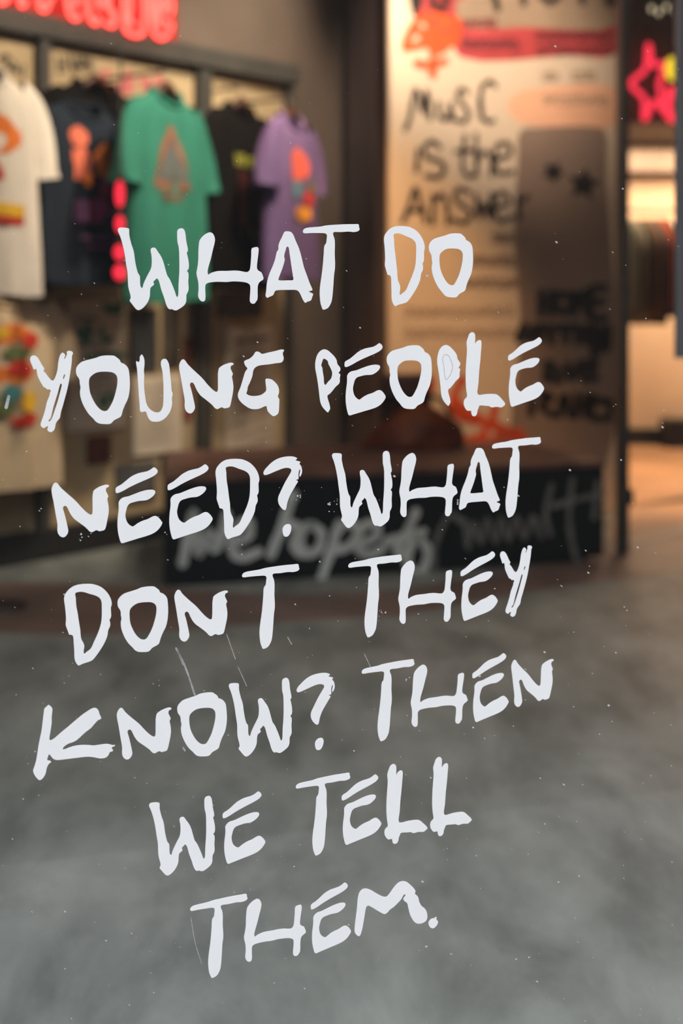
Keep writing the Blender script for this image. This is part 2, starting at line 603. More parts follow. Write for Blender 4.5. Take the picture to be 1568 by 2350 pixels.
# ------------------------------------------------------------------ the lettering on the window
# outline of each letter, traced once (u right, v down) with the reference points that fix every repeat of it
GLY = {
'W': ((250, 500, 3.92), [[(80,110),(88,92),(105,87),(165,92),(180,100),(182,150),(200,230),(222,300),(235,390),(252,470),(265,505),(276,518),(280,590),(285,618),(298,632),(312,590),(345,520),(378,455),(385,410),(383,340),(375,295),(380,275),(400,267),(418,273),(440,305),(470,350),(490,400),(508,465),(525,520),(545,550),(570,605),(595,670),(608,708),(614,712),(622,700),(626,600),(633,480),(633,370),(628,265),(617,220),(614,160),(616,115),(630,99),(655,94),(672,102),(685,130),(695,210),(710,297),(700,312),(706,340),(717,400),(718,445),(712,465),(701,477),(712,492),(716,520),(713,570),(716,640),(710,665),(697,690),(695,745),(685,775),(660,800),(630,820),(605,832),(585,830),(565,821),(550,823),(532,813),(515,780),(495,715),(470,645),(450,570),(440,553),(430,543),(418,556),(399,575),(406,597),(395,610),(375,627),(369,660),(367,705),(355,745),(330,785),(295,818),(268,830),(250,825),(230,805),(205,772),(186,745),(195,722),(193,695),(182,655),(173,610),(168,500),(155,420),(140,320),(120,230),(100,165)]],
      [(178,97),(265,830),(655,95),(600,832)]),
'H': ((250, 500, 3.92), [[(810,230),(815,205),(835,175),(865,148),(895,133),(912,130),(932,140),(945,160),(953,190),(950,225),(935,285),(915,370),(895,440),(887,480),(893,510),(915,497),(950,485),(985,478),(1060,477),(1120,474),(1170,476),(1215,485),(1245,487),(1262,475),(1270,455),(1275,410),(1280,340),(1285,275),(1310,265),(1335,263),(1345,275),(1345,310),(1335,390),(1332,455),(1345,475),(1370,490),(1380,510),(1390,548),(1380,560),(1355,577),(1342,600),(1337,640),(1335,735),(1325,750),(1312,768),(1297,773),(1280,768),(1268,750),(1268,710),(1272,640),(1268,605),(1250,588),(1215,578),(1165,573),(1110,572),(1060,577),(985,575),(930,578),(890,585),(870,600),(865,625),(866,735),(855,750),(843,753),(825,745),(808,722),(802,700),(806,640),(802,570),(790,520),(788,490),(795,450),(803,390),(805,300)]],
      [(910,130),(845,752),(1390,550),(1298,772),(1335,264)]),
'A': ((590, 500, 6.031), [[(375,200),(390,188),(430,187),(460,192),(485,212),(505,245),(530,310),(570,400),(600,490),(625,590),(650,690),(690,800),(730,910),(763,985),(765,1000),(740,1010),(715,1022),(745,1035),(775,1055),(765,1085),(745,1140),(715,1155),(690,1162),(667,1176),(640,1145),(620,1105),(595,1050),(575,1020),(545,1000),(430,997),(290,1000),(255,1008),(238,1030),(225,1065),(200,1080),(165,1095),(142,1106),(128,1098),(117,1075),(125,1020),(133,920),(150,835),(180,750),(215,670),(250,570),(275,465),(294,440),(295,385),(310,335),(340,275)],
      [(418,398),(405,408),(395,445),(378,500),(374,540),(382,575),(370,630),(345,710),(315,790),(295,858),(330,866),(430,864),(500,858),(495,800),(480,700),(465,600),(450,500),(438,415),(430,402)]],
      [(425,188),(142,1105),(667,1175),(764,1000)]),
'T': ((590, 500, 6.031), [[(635,178),(650,155),(690,138),(760,130),(880,120),(940,107),(1050,97),(1200,89),(1350,87),(1395,87),(1408,100),(1410,130),(1418,155),(1405,178),(1380,190),(1330,197),(1270,190),(1150,197),(1085,195),(1058,200),(1050,215),(1055,245),(1070,290),(1076,360),(1073,500),(1078,620),(1076,700),(1065,780),(1055,920),(1045,1050),(1035,1130),(1025,1170),(1000,1220),(975,1250),(912,1270),(895,1235),(880,1190),(870,1120),(866,1030),(875,920),(895,780),(910,650),(922,500),(932,385),(955,350),(962,300),(966,240),(955,222),(930,213),(850,210),(740,210),(650,212),(635,200)]],
      [(633,185),(1400,90),(915,1268)]),
'D': ((860, 500, 6.272), [[(135,280),(148,240),(175,200),(215,160),(270,130),(345,118),(470,125),(530,145),(590,180),(640,230),(680,290),(705,350),(718,410),(717,450),(708,480),(707,530),(708,600),(700,635),(687,655),(692,690),(694,730),(685,765),(668,800),(655,880),(630,950),(590,1030),(540,1110),(490,1180),(455,1215),(390,1237),(340,1250),(292,1270),(275,1255),(255,1215),(243,1165),(242,1060),(238,950),(235,870),(225,835),(205,823),(185,820),(175,790),(160,740),(145,680),(150,600),(147,500),(140,400),(133,330)],
      [(272,240),(300,226),(345,224),(390,237),(450,265),(510,290),(550,315),(580,350),(594,400),(595,470),(592,600),(580,700),(555,790),(520,880),(485,960),(455,1030),(430,1062),(400,1082),(365,1110),(357,1090),(362,1040),(367,1000),(355,950),(335,905),(326,850),(322,760),(312,680),(302,590),(295,520),(283,440),(278,370),(277,310)]],
      [(290,1268),(185,820),(718,430),(365,1108),(272,240)]),
'O': ((860, 500, 6.272), [[(778,420),(785,380),(810,340),(850,305),(890,288),(950,272),(1020,252),(1070,232),(1130,223),(1200,223),(1240,230),(1270,255),(1300,285),(1313,318),(1350,338),(1385,375),(1402,415),(1410,480),(1414,620),(1405,720),(1385,810),(1345,900),(1320,970),(1300,1040),(1270,1065),(1215,1095),(1190,1125),(1165,1143),(1090,1143),(1040,1135),(1000,1110),(970,1070),(920,1010),(885,950),(850,870),(825,780),(820,700),(828,650),(820,600),(818,550),(805,515),(785,480)],
      [(930,560),(940,520),(975,480),(1020,452),(1070,441),(1150,441),(1200,448),(1240,470),(1262,505),(1268,560),(1260,640),(1240,730),(1210,830),(1170,915),(1140,960),(1115,970),(1080,963),(1050,940),(1010,890),(970,810),(940,720),(930,630)]],
      [(1313,310),(828,650),(1115,970),(1165,1143)]),
'Y': ((50, 780, 6.031), [[(115,270),(125,235),(150,217),(180,217),(210,235),(240,275),(275,340),(313,405),(298,425),(330,460),(370,515),(405,555),(425,563),(445,550),(465,510),(485,450),(497,390),(503,320),(520,240),(540,195),(568,176),(602,215),(588,250),(598,262),(612,230),(625,200),(622,165),(640,153),(670,152),(695,162),(708,185),(695,215),(690,310),(672,440),(650,580),(625,700),(595,810),(565,920),(540,1000),(525,1080),(500,1110),(470,1155),(460,1210),(440,1255),(400,1275),(365,1262),(352,1240),(362,1210),(360,1192),(335,1203),(305,1220),(275,1205),(260,1175),(270,1130),(295,1060),(325,960),(345,870),(370,805),(388,750),(390,725),(402,710),(385,685),(350,685),(330,662),(305,655),(285,625),(250,565),(220,500),(205,420),(195,400),(168,410),(150,370),(125,310)],
      [(527,625),(538,604),(552,612),(545,660),(520,760),(490,870),(460,960),(430,1050),(405,1105),(380,1128),(367,1115),(395,1085),(410,1040),(430,950),(460,850),(495,740)],
      [(585,480),(597,478),(595,505),(575,543),(570,530)]],
      [(708,185),(400,1275),(170,215),(425,563)]),
'N': ((300, 780, 4.126), [[(457,250),(468,210),(485,187),(500,184),(515,195),(535,225),(600,290),(670,355),(730,425),(775,470),(810,492),(822,485),(826,430),(832,275),(860,248),(900,228),(950,215),(972,222),(970,235),(950,245),(945,270),(960,305),(967,325),(958,345),(965,390),(971,440),(968,490),(955,560),(940,625),(930,638),(905,645),(885,648),(865,638),(845,643),(822,655),(800,648),(770,615),(710,565),(660,525),(625,475),(595,412),(582,403),(570,405),(560,420),(575,480),(600,590),(608,640),(600,665),(580,690),(560,696),(535,685),(515,655),(510,620),(511,575),(495,480),(475,360)]],
      [(495,185),(567,696),(971,224),(820,655),(810,490)]),
'U': ((300, 780, 4.126), [[(52,200),(75,210),(85,190),(85,165),(103,138),(118,155),(128,185),(130,230),(124,298),(128,330),(125,400),(128,470),(135,530),(145,590),(165,635),(200,670),(245,687),(275,680),(298,650),(308,600),(310,500),(308,390),(298,290),(286,240),(287,205),(300,185),(322,178),(340,187),(360,225),(368,280),(375,350),(382,420),(386,480),(397,510),(388,550),(392,590),(385,640),(365,690),(320,745),(265,772),(210,773),(180,758),(160,725),(145,682),(130,677),(100,683),(87,665),(85,620),(78,540),(70,420),(60,280)]], None),
'G': ((300, 780, 4.126), [[(1073,205),(1090,192),(1130,175),(1165,140),(1180,115),(1200,110),(1220,117),(1240,132),(1300,120),(1370,105),(1430,90),(1452,97),(1440,120),(1440,140),(1448,170),(1440,200),(1420,215),(1380,220),(1300,232),(1230,240),(1200,248),(1175,265),(1160,290),(1150,345),(1125,410),(1108,445),(1103,480),(1095,508),(1115,522),(1150,531),(1190,530),(1235,520),(1265,500),(1282,480),(1280,430),(1278,370),(1330,373),(1360,395),(1390,430),(1403,470),(1402,505),(1392,535),(1405,560),(1405,600),(1398,690),(1380,710),(1352,722),(1330,710),(1295,670),(1285,628),(1260,632),(1220,650),(1180,656),(1130,650),(1080,620),(1040,585),(1018,550),(1015,510),(1035,460),(1060,380),(1085,300),(1105,270),(1085,245)]], None),
'P': ((710, 770, 5.407), [[(73,340),(85,275),(110,220),(145,185),(185,171),(225,182),(265,215),(305,255),(335,300),(348,355),(372,385),(384,410),(378,440),(360,465),(382,480),(376,530),(377,570),(365,600),(330,630),(290,680),(255,720),(225,742),(225,775),(245,840),(257,910),(245,930),(230,953),(200,930),(165,890),(140,840),(128,780),(118,690),(105,590),(88,490),(73,410)],
      [(175,287),(225,313),(235,350),(265,410),(283,460),(277,510),(265,540),(235,570),(198,613),(183,595),(177,520),(165,450),(158,395),(146,372),(158,325)]],
      [(185,172),(228,952),(384,410),(225,742),(375,590)]),
'E': ((710, 770, 5.407), [[(467,520),(470,495),(490,465),(520,445),(580,432),(650,405),(720,380),(790,363),(840,362),(868,370),(877,390),(865,420),(830,455),(775,485),(700,490),(640,503),(590,520),(565,550),(550,600),(540,650),(545,700),(560,745),(590,780),(620,795),(645,780),(680,755),(730,730),(790,710),(830,688),(860,677),(885,680),(910,700),(935,735),(946,762),(930,800),(890,850),(840,885),(770,912),(680,938),(600,962),(530,983),(500,991),(485,983),(473,950),(455,860),(450,770),(455,680),(465,600),(468,550)],
      '+', [(437,375),(440,330),(460,312),(500,290),(550,250),(610,200),(680,165),(740,150),(790,140),(830,120),(868,95),(890,108),(905,130),(905,155),(880,185),(820,220),(740,255),(660,290),(590,325),(520,365),(460,390),(442,387)]],
      [(868,95),(450,389),(877,390),(500,991),(946,762)]),
'L': ((980, 750, 5.407), [[(490,195),(505,140),(525,88),(548,70),(570,68),(590,85),(597,115),(597,212),(610,190),(635,168),(660,165),(672,180),(668,300),(658,430),(645,560),(638,690),(630,838),(740,833),(850,835),(880,848),(925,895),(955,930),(970,958),(945,985),(920,1000),(860,992),(800,1000),(770,983),(730,980),(650,978),(640,1000),(625,1040),(620,1075),(605,1100),(585,1110),(560,1100),(550,1070),(545,1042),(500,1040),(480,1020),(460,980),(455,940),(465,900),(495,868),(487,790),(480,690),(480,560),(487,420),(495,300),(493,240)]],
      [(562,69),(970,958),(585,1110),(630,838)]),
'?': ((370, 1030, 4.48), [[(1050,250),(1060,220),(1085,190),(1130,145),(1190,105),(1250,85),(1320,77),(1370,82),(1398,98),(1380,115),(1432,135),(1420,150),(1437,175),(1447,215),(1445,250),(1425,288),(1420,270),(1428,230),(1424,208),(1415,230),(1410,270),(1410,310),(1385,318),(1405,332),(1385,370),(1350,430),(1318,490),(1295,555),(1287,600),(1278,625),(1262,628),(1240,612),(1210,570),(1200,530),(1205,490),(1225,445),(1270,350),(1310,280),(1338,225),(1330,205),(1300,195),(1255,200),(1200,220),(1140,245),(1090,265),(1060,268)],
      '+', [(1250,815),(1270,785),(1300,773),(1325,778),(1336,800),(1335,830),(1325,865),(1305,895),(1283,903),(1262,895),(1250,865),(1247,840)]],
      [(1058,268),(1265,628),(1320,78),(1283,903)]),
'K': ((60, 1600, 6.533), [[(275,165),(305,140),(335,113),(360,128),(388,160),(392,190),(382,290),(382,380),(370,470),(355,560),(348,615),(358,643),(400,628),(450,590),(530,520),(640,430),(750,335),(850,255),(930,200),(980,170),(1025,158),(1060,168),(1085,200),(1100,250),(1125,312),(1115,325),(1080,340),(1030,390),(970,460),(890,520),(820,585),(750,645),(690,675),(640,690),(590,720),(557,750),(552,782),(600,770),(680,740),(760,722),(860,713),(960,717),(1010,722),(1100,710),(1200,697),(1250,703),(1290,716),(1335,715),(1315,735),(1285,748),(1285,765),(1303,795),(1290,808),(1255,820),(1235,860),(1205,895),(1150,913),(1090,912),(1030,900),(960,890),(900,890),(760,905),(600,925),(480,938),(430,933),(395,910),(365,870),(343,853),(330,880),(315,930),(325,945),(355,948),(373,970),(345,990),(325,1020),(305,1070),(297,1120),(275,1175),(240,1220),(205,1240),(180,1230),(140,1185),(110,1130),(104,1095),(125,1030),(150,940),(170,820),(185,720),(205,620),(230,500),(248,350),(262,240)]], None),
'M': ((690, 1980, 4.612), [[(570,700),(580,600),(595,480),(605,370),(620,315),(650,280),(690,270),(740,285),(800,320),(850,347),(885,358),(910,355),(935,330),(970,280),(1010,230),(1050,200),(1090,192),(1125,202),(1165,235),(1200,270),(1215,300),(1208,322),(1240,355),(1255,410),(1280,455),(1310,478),(1330,510),(1340,560),(1330,605),(1295,632),(1250,642),(1215,632),(1185,600),(1155,540),(1140,480),(1125,422),(1100,405),(1085,380),(1100,355),(1110,340),(1100,330),(1085,342),(1065,380),(1020,430),(980,468),(945,492),(910,530),(885,540),(850,525),(790,490),(740,460),(710,450),(692,470),(680,530),(665,620),(645,720),(625,770),(610,773),(585,755),(572,730)]], None),
'.': ((690, 1980, 4.612), [[(1352,640),(1362,610),(1390,588),(1415,585),(1425,572),(1438,575),(1435,592),(1453,618),(1450,640),(1430,670),(1410,688),(1390,690),(1368,678)]], None),
}
# every word: label, letters; a letter is (glyph, None) where it was traced, or (glyph, crop frame(s), reference points)
C = lambda *a: a
WORDS = [
 ('white hand-lettered word WHAT starting the top line of the window text', [('W', None), ('H', None), ('A', None), ('T', None)]),
 ('white hand-lettered word DO ending the top line of the window text', [('D', None), ('O', None)]),
 ('white hand-lettered word YOUNG starting the second line of the window text', [('Y', None),
    ('O', (50,780,6.031), [(1370,303),(812,660),(1160,983),(1215,1163)]), ('U', None), ('N', None), ('G', None)]),
 ('white hand-lettered word PEOPLE with one filled-in P on the window', [('P', None), ('E', None),
    ('O', (710,770,5.407), [(1430,195),(1003,490),(1250,760),(1300,912)]),
    ('Pfill', (980,750,5.407), [(232,225),(262,983),(410,462),(262,776),(403,622)]), ('L', None),
    ('E', (980,750,5.407), [(1388,130),(1018,417),(1395,410),(1055,992),(1452,765)])]),
 ('white hand-lettered word NEED with question mark, left on the third line', [
    ('N', (100,1030,5.227), [(145,406),(240,1060),(780,440),(578,998),(570,787)]),
    ('E', (100,1030,5.227), [(1325,222),(878,530),(1340,515),(945,1130),(1422,890)]),
    ('E', (370,1030,4.48), [(448,158),(78,424),(463,408),(130,930),(528,718)]),
    ('D', (370,1030,4.48), [(685,925),(603,612),(1008,315),(740,810),(663,192)]), ('?', None)]),
 ('white hand-lettered word WHAT right of NEED on the third line of the window text', [
    ('W', (740,980,5.807), [(250,358),(348,1343),(858,317),(770,1325)]),
    ('H', (0,0,1), [(740+1195/5.807,980+345/5.807),(740+1090/5.807,980+1197/5.807),(1000+292/5.807,990+820/5.807),(1000+160/5.807,990+1128/5.807),(1000+225/5.807,990+432/5.807)]),
    ('A', (1000,990,5.807), [(577,222),(330,1046),(765,1080),(852,918)]),
    ('T', (1000,990,5.807), [(750,205),(1388,78),(968,1145)])]),
 ('white hand-lettered word DON T with a gap before the T on the window', [
    ('D', (130,1270,5.227), [(262,1342),(152,968),(660,600),(330,1202),(222,480)]),
    ('O', (130,1270,5.227), [(1240,460),(775,782),(1060,1030),(1090,1178)]),
    ('N', (390,1270,4.9), [(95,408),(167,992),(648,427),(465,926),(458,738)]),
    ('T', (390,1270,4.9), [(810,248),(1440,120),(1048,1070)])]),
 ('white hand-lettered word THEY ending the fourth line of the window text', [
    ('T', (780,1240,5.6), [(107,328),(782,185),(360,1243)]),
    ('H', (780,1240,5.6), [(908,260),(818,1070),(1495,748),(1368,1043),(1427,380)]),
    ('E', (1030,1230,6.817), [(675,240),(200,625),(690,585),(250,1327),(763,1010)]),
    ('Y', (1030,1230,6.817), [(1302,178),(1000,1263),(850,240),(1047,563)])]),
 ('white hand-lettered word KNOW with question mark on the fifth line', [('K', None),
    ('N', (250,1550,5.407), [(148,403),(235,1042),(772,407),(568,963),(557,754)]),
    ('O', (250,1550,5.407), [(1360,273),(900,606),(1180,853),(1235,995)]),
    ('W', (510,1520,5.6), [(208,272),(312,1206),(822,198),(738,1162)]),
    ('?', (510,1520,5.6), [(965,382),(1213,798),(1290,136),(1237,1126)])]),
 ('white hand-lettered word THEN ending the fifth line of the window text', [
    ('T', (810,1480,5.807), [(116,360),(803,190),(372,1280)]),
    ('H', (810,1480,5.807), [(937,263),(833,1088),(1529,740),(1400,1046),(1465,371)]),
    ('E', (1060,1480,6.533), [(620,120),(172,496),(630,450),(218,1154),(700,845)]),
    ('N', (1060,1480,6.533), [(790,225),(850,930),(1373,224),(1160,838),(1160,605)])]),
 ('white hand-lettered word WE starting the sixth line of the window text', [
    ('W', (320,1790,4.9), [(220,255),(320,1070),(780,178),(705,1022)]),
    ('E', (320,1790,4.9), [(1332,127),(950,426),(1348,383),(1000,941),(1416,690)])]),
 ('white hand-lettered word TELL right of WE on the sixth line', [
    ('T', (660,1750,6.533), [(122,362),(920,152),(423,1388)]),
    ('E', (660,1750,6.533), [(1310,175),(828,564),(1325,505),(885,1230),(1405,910)]),
    ('L', (860,1720,6.533), [(277,218),(790,1175),(305,1412),(368,1090)]),
    ('L', (860,1720,6.533), [(963,113),(1453,1050),(985,1295),(1045,977)])]),
 ('white hand-lettered word THEM with full stop on the lowest line of the window text', [
    ('T', (420,1990,5.227), [(85,503),(757,320),(347,1323)]),
    ('H', (420,1990,5.227), [(888,378),(798,1130),(1476,780),(1355,1060),(1408,449)]),
    ('E', (690,1980,4.612), [(463,207),(120,490),(476,440),(160,955),(533,720)]),
    ('M', None), ('.', None)]),
]


def affine(src, dst):
    """least-squares affine map src -> dst"""
    import numpy as np
    A = np.array([[x, y, 1.0] for x, y in src])
    Bm = np.array(dst, dtype=float)
    X, *_ = np.linalg.lstsq(A, Bm, rcond=None)
    return lambda p: (p[0] * X[0, 0] + p[1] * X[1, 0] + X[2, 0], p[0] * X[0, 1] + p[1] * X[1, 1] + X[2, 1])


def letter_mesh(g, frame, refs):
    key = 'P' if g == 'Pfill' else g
    (ox, oy, s), loops, src = GLY[key]
    to_px = lambda p: (ox + p[0] / s, oy + p[1] / s)
    if refs:
        fx, fy, fs = frame
        mp = affine([to_px(p) for p in src], [(fx + p[0] / fs, fy + p[1] / fs) for p in refs])
    else:
        mp = lambda p: p
    groups, cur = [], []
    for l in loops:
        if l == '+':
            groups.append(cur)
            cur = []
        else:
            cur.append(l)
    groups.append(cur)
    if g == 'Pfill':
        groups = [[groups[0][0]]]
    bm = BM()
    for gr in groups:
        ls = []
        for l in gr:
            q = crom([mp(to_px(p)) for p in l], 3)
            ls.append([GL.uz(p[0], p[1]) for p in q])
        sheet(bm, GL, ls, 0.0002, 0.0007)
    return bm


for lab, letters in WORDS:
    meshes = [letter_mesh(l[0], *(l[1:] if l[1] else (None, None))) for l in letters]
    z0 = min(v.co.z for v in meshes[0].verts)
    x0 = min((v.co for v in meshes[0].verts), key=lambda c: c.x)
    w = thing('window_word', lab, 'lettering', (x0.x, x0.y, z0), 'white words on the shop window')
    for bm in meshes:
        link('letter', bm, M['vinyl'], w)
    if 'filled-in P' in lab:      # the counter of the filled P is still scored in the vinyl
        bm = BM()
        ribbon(bm, GL, [GL.uz(980 + x / 5.407, 750 + y / 5.407) for x, y in ((225,343),(262,355),(300,430),(316,480),(302,560),(270,620),(235,655),(218,600),(206,470),(192,400),(205,360))], 1.0 / F * 1.28, 0.0008, 4, True)
        link('cut_line', bm, mat('cut_line_grey', (0.42, 0.42, 0.42), 0.7), w)

# scratches and dust on the glass
b = BM()
for pts, wd in (([(404, 1487), (425, 1530), (447, 1594)], 4.0), ([(407, 1492), (420, 1525)], 3.0), ([(520, 1455), (540, 1512)], 1.6), ([(546, 1530), (566, 1574)], 1.5),
                ([(836, 1500), (851, 1532)], 1.4), ([(438, 2105), (447, 2160), (463, 2212)], 1.6), ([(660, 1462), (669, 1478)], 2.0), ([(14, 935), (20, 910)], 7.0), ([(420, 1715), (424, 1722)], 4.0)):
    ribbon(b, GL, [GL.uz(*p) for p in pts], wd / F * 1.28, 0.0006, 4)
tag(link('scratch', b, mat('scratch_grey', (0.34, 0.34, 0.34), 0.8, 0.3, 300)), 'thin pale scratches on the window glass around KNOW', 'scratches', kind='stuff')
b = BM()
for i in range(620):
    px, py = R.uniform(0, 1568), 2350 * R.random() ** 0.75
    if py < 700 and R.random() < 0.5:
        continue
    r = R.choice((0.7, 0.8, 0.9, 1.0, 1.2, 1.6, 2.1)) / F * 1.28 * (1.25 if px > 900 else 0.85)
    u, z = GL.uz(px, py)
    ph = R.random() * 3
    b.faces.new([b.verts.new(GL.at(u + r * 1.3 * math.cos(a + ph), z + r * math.sin(a), 0.00015)) for a in [k * math.pi / 4 for k in range(8)]])
for i in range(46):
    cx, cy = R.choice(((378, 1205), (690, 1140), (765, 1160), (555, 1245), (185, 1225), (1050, 1140), (880, 1400)))
    px, py = cx + R.gauss(0, 9), cy + R.gauss(0, 14)
    r = R.choice((0.7, 1.0, 1.6, 2.2)) / F * 1.28
    u, z = GL.uz(px, py)
    b.faces.new([b.verts.new(GL.at(u + r * math.cos(a), z + r * R.uniform(0.7, 1.3) * math.sin(a), 0.00015)) for a in [k * math.pi / 4 for k in range(8)]])
bmesh.ops.recalc_face_normals(b, faces=b.faces[:])
tag(link('dust', b, M['dust']), 'fine pale dust specks scattered over the window glass', 'dust', kind='stuff')

# ------------------------------------------------------------------ T-shirt wall: fixture
PAN = LW.off(0.05)       # face of the cream panels
FRM = LW.off(0.085)      # face of the iron frame
fx = thing('display_wall_fixture', 'iron-framed cream wall panels behind the hanging T-shirts', 'display fixture', LW.at(0, 0, 0.03))
u_posts = [PAN.uz(-330, 690)[0], PAN.uz(90, 690)[0], PAN.uz(459, 690)[0], PAN.uz(657, 690)[0]]
wid = [0.05, 0.045, 0.07, 0.035]


def lbox(bm, u0, u1, z0, z1, d0, d1, bev=0.0):
    c = LW.at((u0 + u1) / 2, (z0 + z1) / 2, (d0 + d1) / 2)
    return box(bm, c, LW.e, u1 - u0, d1 - d0, z1 - z0, bev)


link('header_rail', lbox(BM(), u_posts[0] - 0.1, u_posts[3] + 0.03, 1.775, 1.85, 0.004, 0.10, 0.004), M['iron'], fx)
for u, w in zip(u_posts, wid):
    link('upright', lbox(BM(), u - w / 2, u + w / 2, 0.0, 1.775, 0.006, 0.085, 0.003), M['iron'], fx)
for i in range(3):
    link('back_panel', lbox(BM(), u_posts[i] + wid[i] / 2, u_posts[i + 1] - wid[i + 1] / 2, 0.10, 1.775, 0.01, 0.05), M['cream_panel'], fx)
link('kickboard', lbox(BM(), u_posts[0], u_posts[3], 0.0, 0.10, 0.004, 0.095, 0.003), M['black'], fx)
ua, ub = PAN.uz(-200, 690)[0], PAN.uz(128, 690)[0]
zsh = PAN.uz(0, 1105)[1]
link('shelf', lbox(BM(), ua, ub, zsh - 0.035, zsh + 0.01, 0.05, 0.10, 0.003), M['black'], fx)

# lettering on the panels
def plane_strokes(name, plane, strokes, w, m, parent, frame=(0, 0, 1), label=None):
    ox, oy, s = frame
    bm = BM()
    for st in strokes:
        cl = st[0] == 'c'
        pts = st[1:] if cl else st
        ribbon(bm, plane, [plane.uz(ox + p[0] / s, oy + p[1] / s) for p in pts], w, R.uniform(0.0012, 0.0016), 4, cl)
    o = link(name, bm, m, parent)
    if label:
        o['label'] = label
    return o


plane_strokes('lettering', PAN, [[(132,130),(134,168)],[(134,150),(150,148)],[(150,130),(150,165)],[(160,128),(168,160),(176,128)],[(182,150),(196,146),(190,132),(182,150),(196,164)],[(204,132),(208,160)]], 0.012, M['ink'], fx, label='black painted writing')
plane_strokes('lettering', PAN, [[(252,165),(233,170),(232,198),(250,200)],[(232,184),(246,184)],['c',(262,205),(275,195),(292,170),(298,190),(285,210),(270,214)],['c',(287,172),(300,170),(300,206),(288,208)],[(322,172),(332,205),(340,180),(350,205),(362,176)],[(372,180),(366,212)]], 0.016, M['pink_ink'], fx, label='pink painted writing')
plane_strokes('lettering', PAN, [[(-5,135),(20,128),(10,150),(40,160)],[(30,140),(42,165),(20,150)],[(55,150),(52,175)]], 0.012, M['ink'], fx, label='black painted writing')

# red neon sign above the rail
NEON = LW.off(0.115)
zmid = LW.at(*LW.uz(250, 30))
ns = thing('neon_sign', 'glowing red neon lettering sign above the T-shirt rail', 'neon sign', LW.at(LW.uz(250, 60)[0], LW.uz(250, 90)[1], 0.02))
u0, u1 = LW.uz(-150, 0)[0], LW.uz(392, 0)[0]
zb = LW.uz(0, 62)[1]
link('backing', lbox(BM(), u0, u1, 1.853, LW.uz(200, -78)[1], 0.02, 0.035, 0.003), M['red_back'], ns)


def neon_tube(plane, pts, r, m, parent, closed=False, name='neon_tube', frame=(0, 0, 1), label=None):
    ox, oy, s = frame
    P = crom([plane.uz(ox + p[0] / s, oy + p[1] / s) for p in pts], 6, closed) if len(pts) > 2 else [Vector(plane.uz(ox + p[0] / s, oy + p[1] / s)) for p in pts]
    bm = BM()
    tube(bm, [plane.at(p.x, p.y, 0) for p in P], r, 8, closed)
    o = smooth(link(name, bm, m, parent))
    return o


nf = (0, 0, 3.733)
for st in ([(-40,-200),(-30,-40),(10,20),(50,5)], [(60,-150),(70,-20),(50,10)], [(140,-220),(165,-60),(185,45),(225,10)], [(250,-200),(260,-80)],
           [(300,-200),(330,-60),(355,75),(395,80),(420,20),(450,-20)], [(560,-220),(570,-100),(600,110),(640,160),(690,130)], [(640,-200),(660,0),(640,60)],
           [(740,-220),(740,-40),(775,150),(815,200),(850,150)], [(800,-200),(835,0),(850,80)], [(990,-180),(920,-80),(900,20),(960,110),(985,170),(960,220),(900,190)], [(940,-60),(935,60),(990,130)],
           [(1080,-200),(1060,0),(1070,130),(1085,260),(1160,300),(1220,280),(1235,150),(1225,-200)], [(1110,-180),(1120,60),(1110,170),(1160,210)],
           [(1290,-200),(1290,60),(1300,200)], [(1455,130),(1470,60),(1450,-60),(1390,-120),(1340,-40),(1325,120),(1310,250),(1370,325),(1440,290),(1460,200),(1410,180)],
           [(1400,100),(1420,40),(1400,-20),(1375,60),(1365,180),(1375,250)]):
    neon_tube(NEON, st, 0.0085, M['neon_red'], ns, frame=nf)

# ------------------------------------------------------------------ T-shirts
SH_YAW = math.radians(60)


class Shirt:
    def __init__(self, H, W, ph):
        self.H, self.W, self.ph = H, W, ph

    def hw(self, h):
        k = [(0, 0.262), (0.35, 0.25), (0.68, 0.238), (0.84, 0.232), (0.89, 0.215), (0.95, 0.155), (1.0, 0.085)]
        for (a, x), (b_, y) in zip(k, k[1:]):
            if h <= b_:
                t = (h - a) / (b_ - a)
                return (x + (y - x) * t) * self.W
        return k[-1][1] * self.W

    def hd(self, h):
        return 0.050 if h < 0.6 else 0.050 - 0.022 * ((h - 0.6) / 0.4) ** 1.3

    def fold(self, x, h):
        a = (1 - h) * 0.9 + 0.15
        return a * (0.013 * math.sin(x * 38 + self.ph + h * 2.0) + 0.007 * math.sin(x * 71 + self.ph * 2.3 - h * 3))

    def ring(self, h, th):
        p = 0.72
        c, s = math.cos(th), math.sin(th)
        x = self.hw(h) * math.copysign(abs(c) ** p, c)
        y = -self.hd(h) * math.copysign(abs(s) ** p, s)
        return x, y + self.fold(x, h) * (1 if s > 0 else 0.6)

    def front(self, x, h):
        p = 0.72
        c = min(0.999, (abs(x) / self.hw(h))) ** (1 / p)
        s = math.sqrt(max(0, 1 - c * c))
        return -self.hd(h) * s ** p + self.fold(x, h)


def inside(p, poly):
    r = False
    n = len(poly)
    j = n - 1
    for i in range(n):
        a, b_ = poly[i], poly[j]
        if (a[1] > p[1]) != (b_[1] > p[1]) and p[0] < (b_[0] - a[0]) * (p[1] - a[1]) / (b_[1] - a[1]) + a[0]:
            r = not r
        j = i
    return r


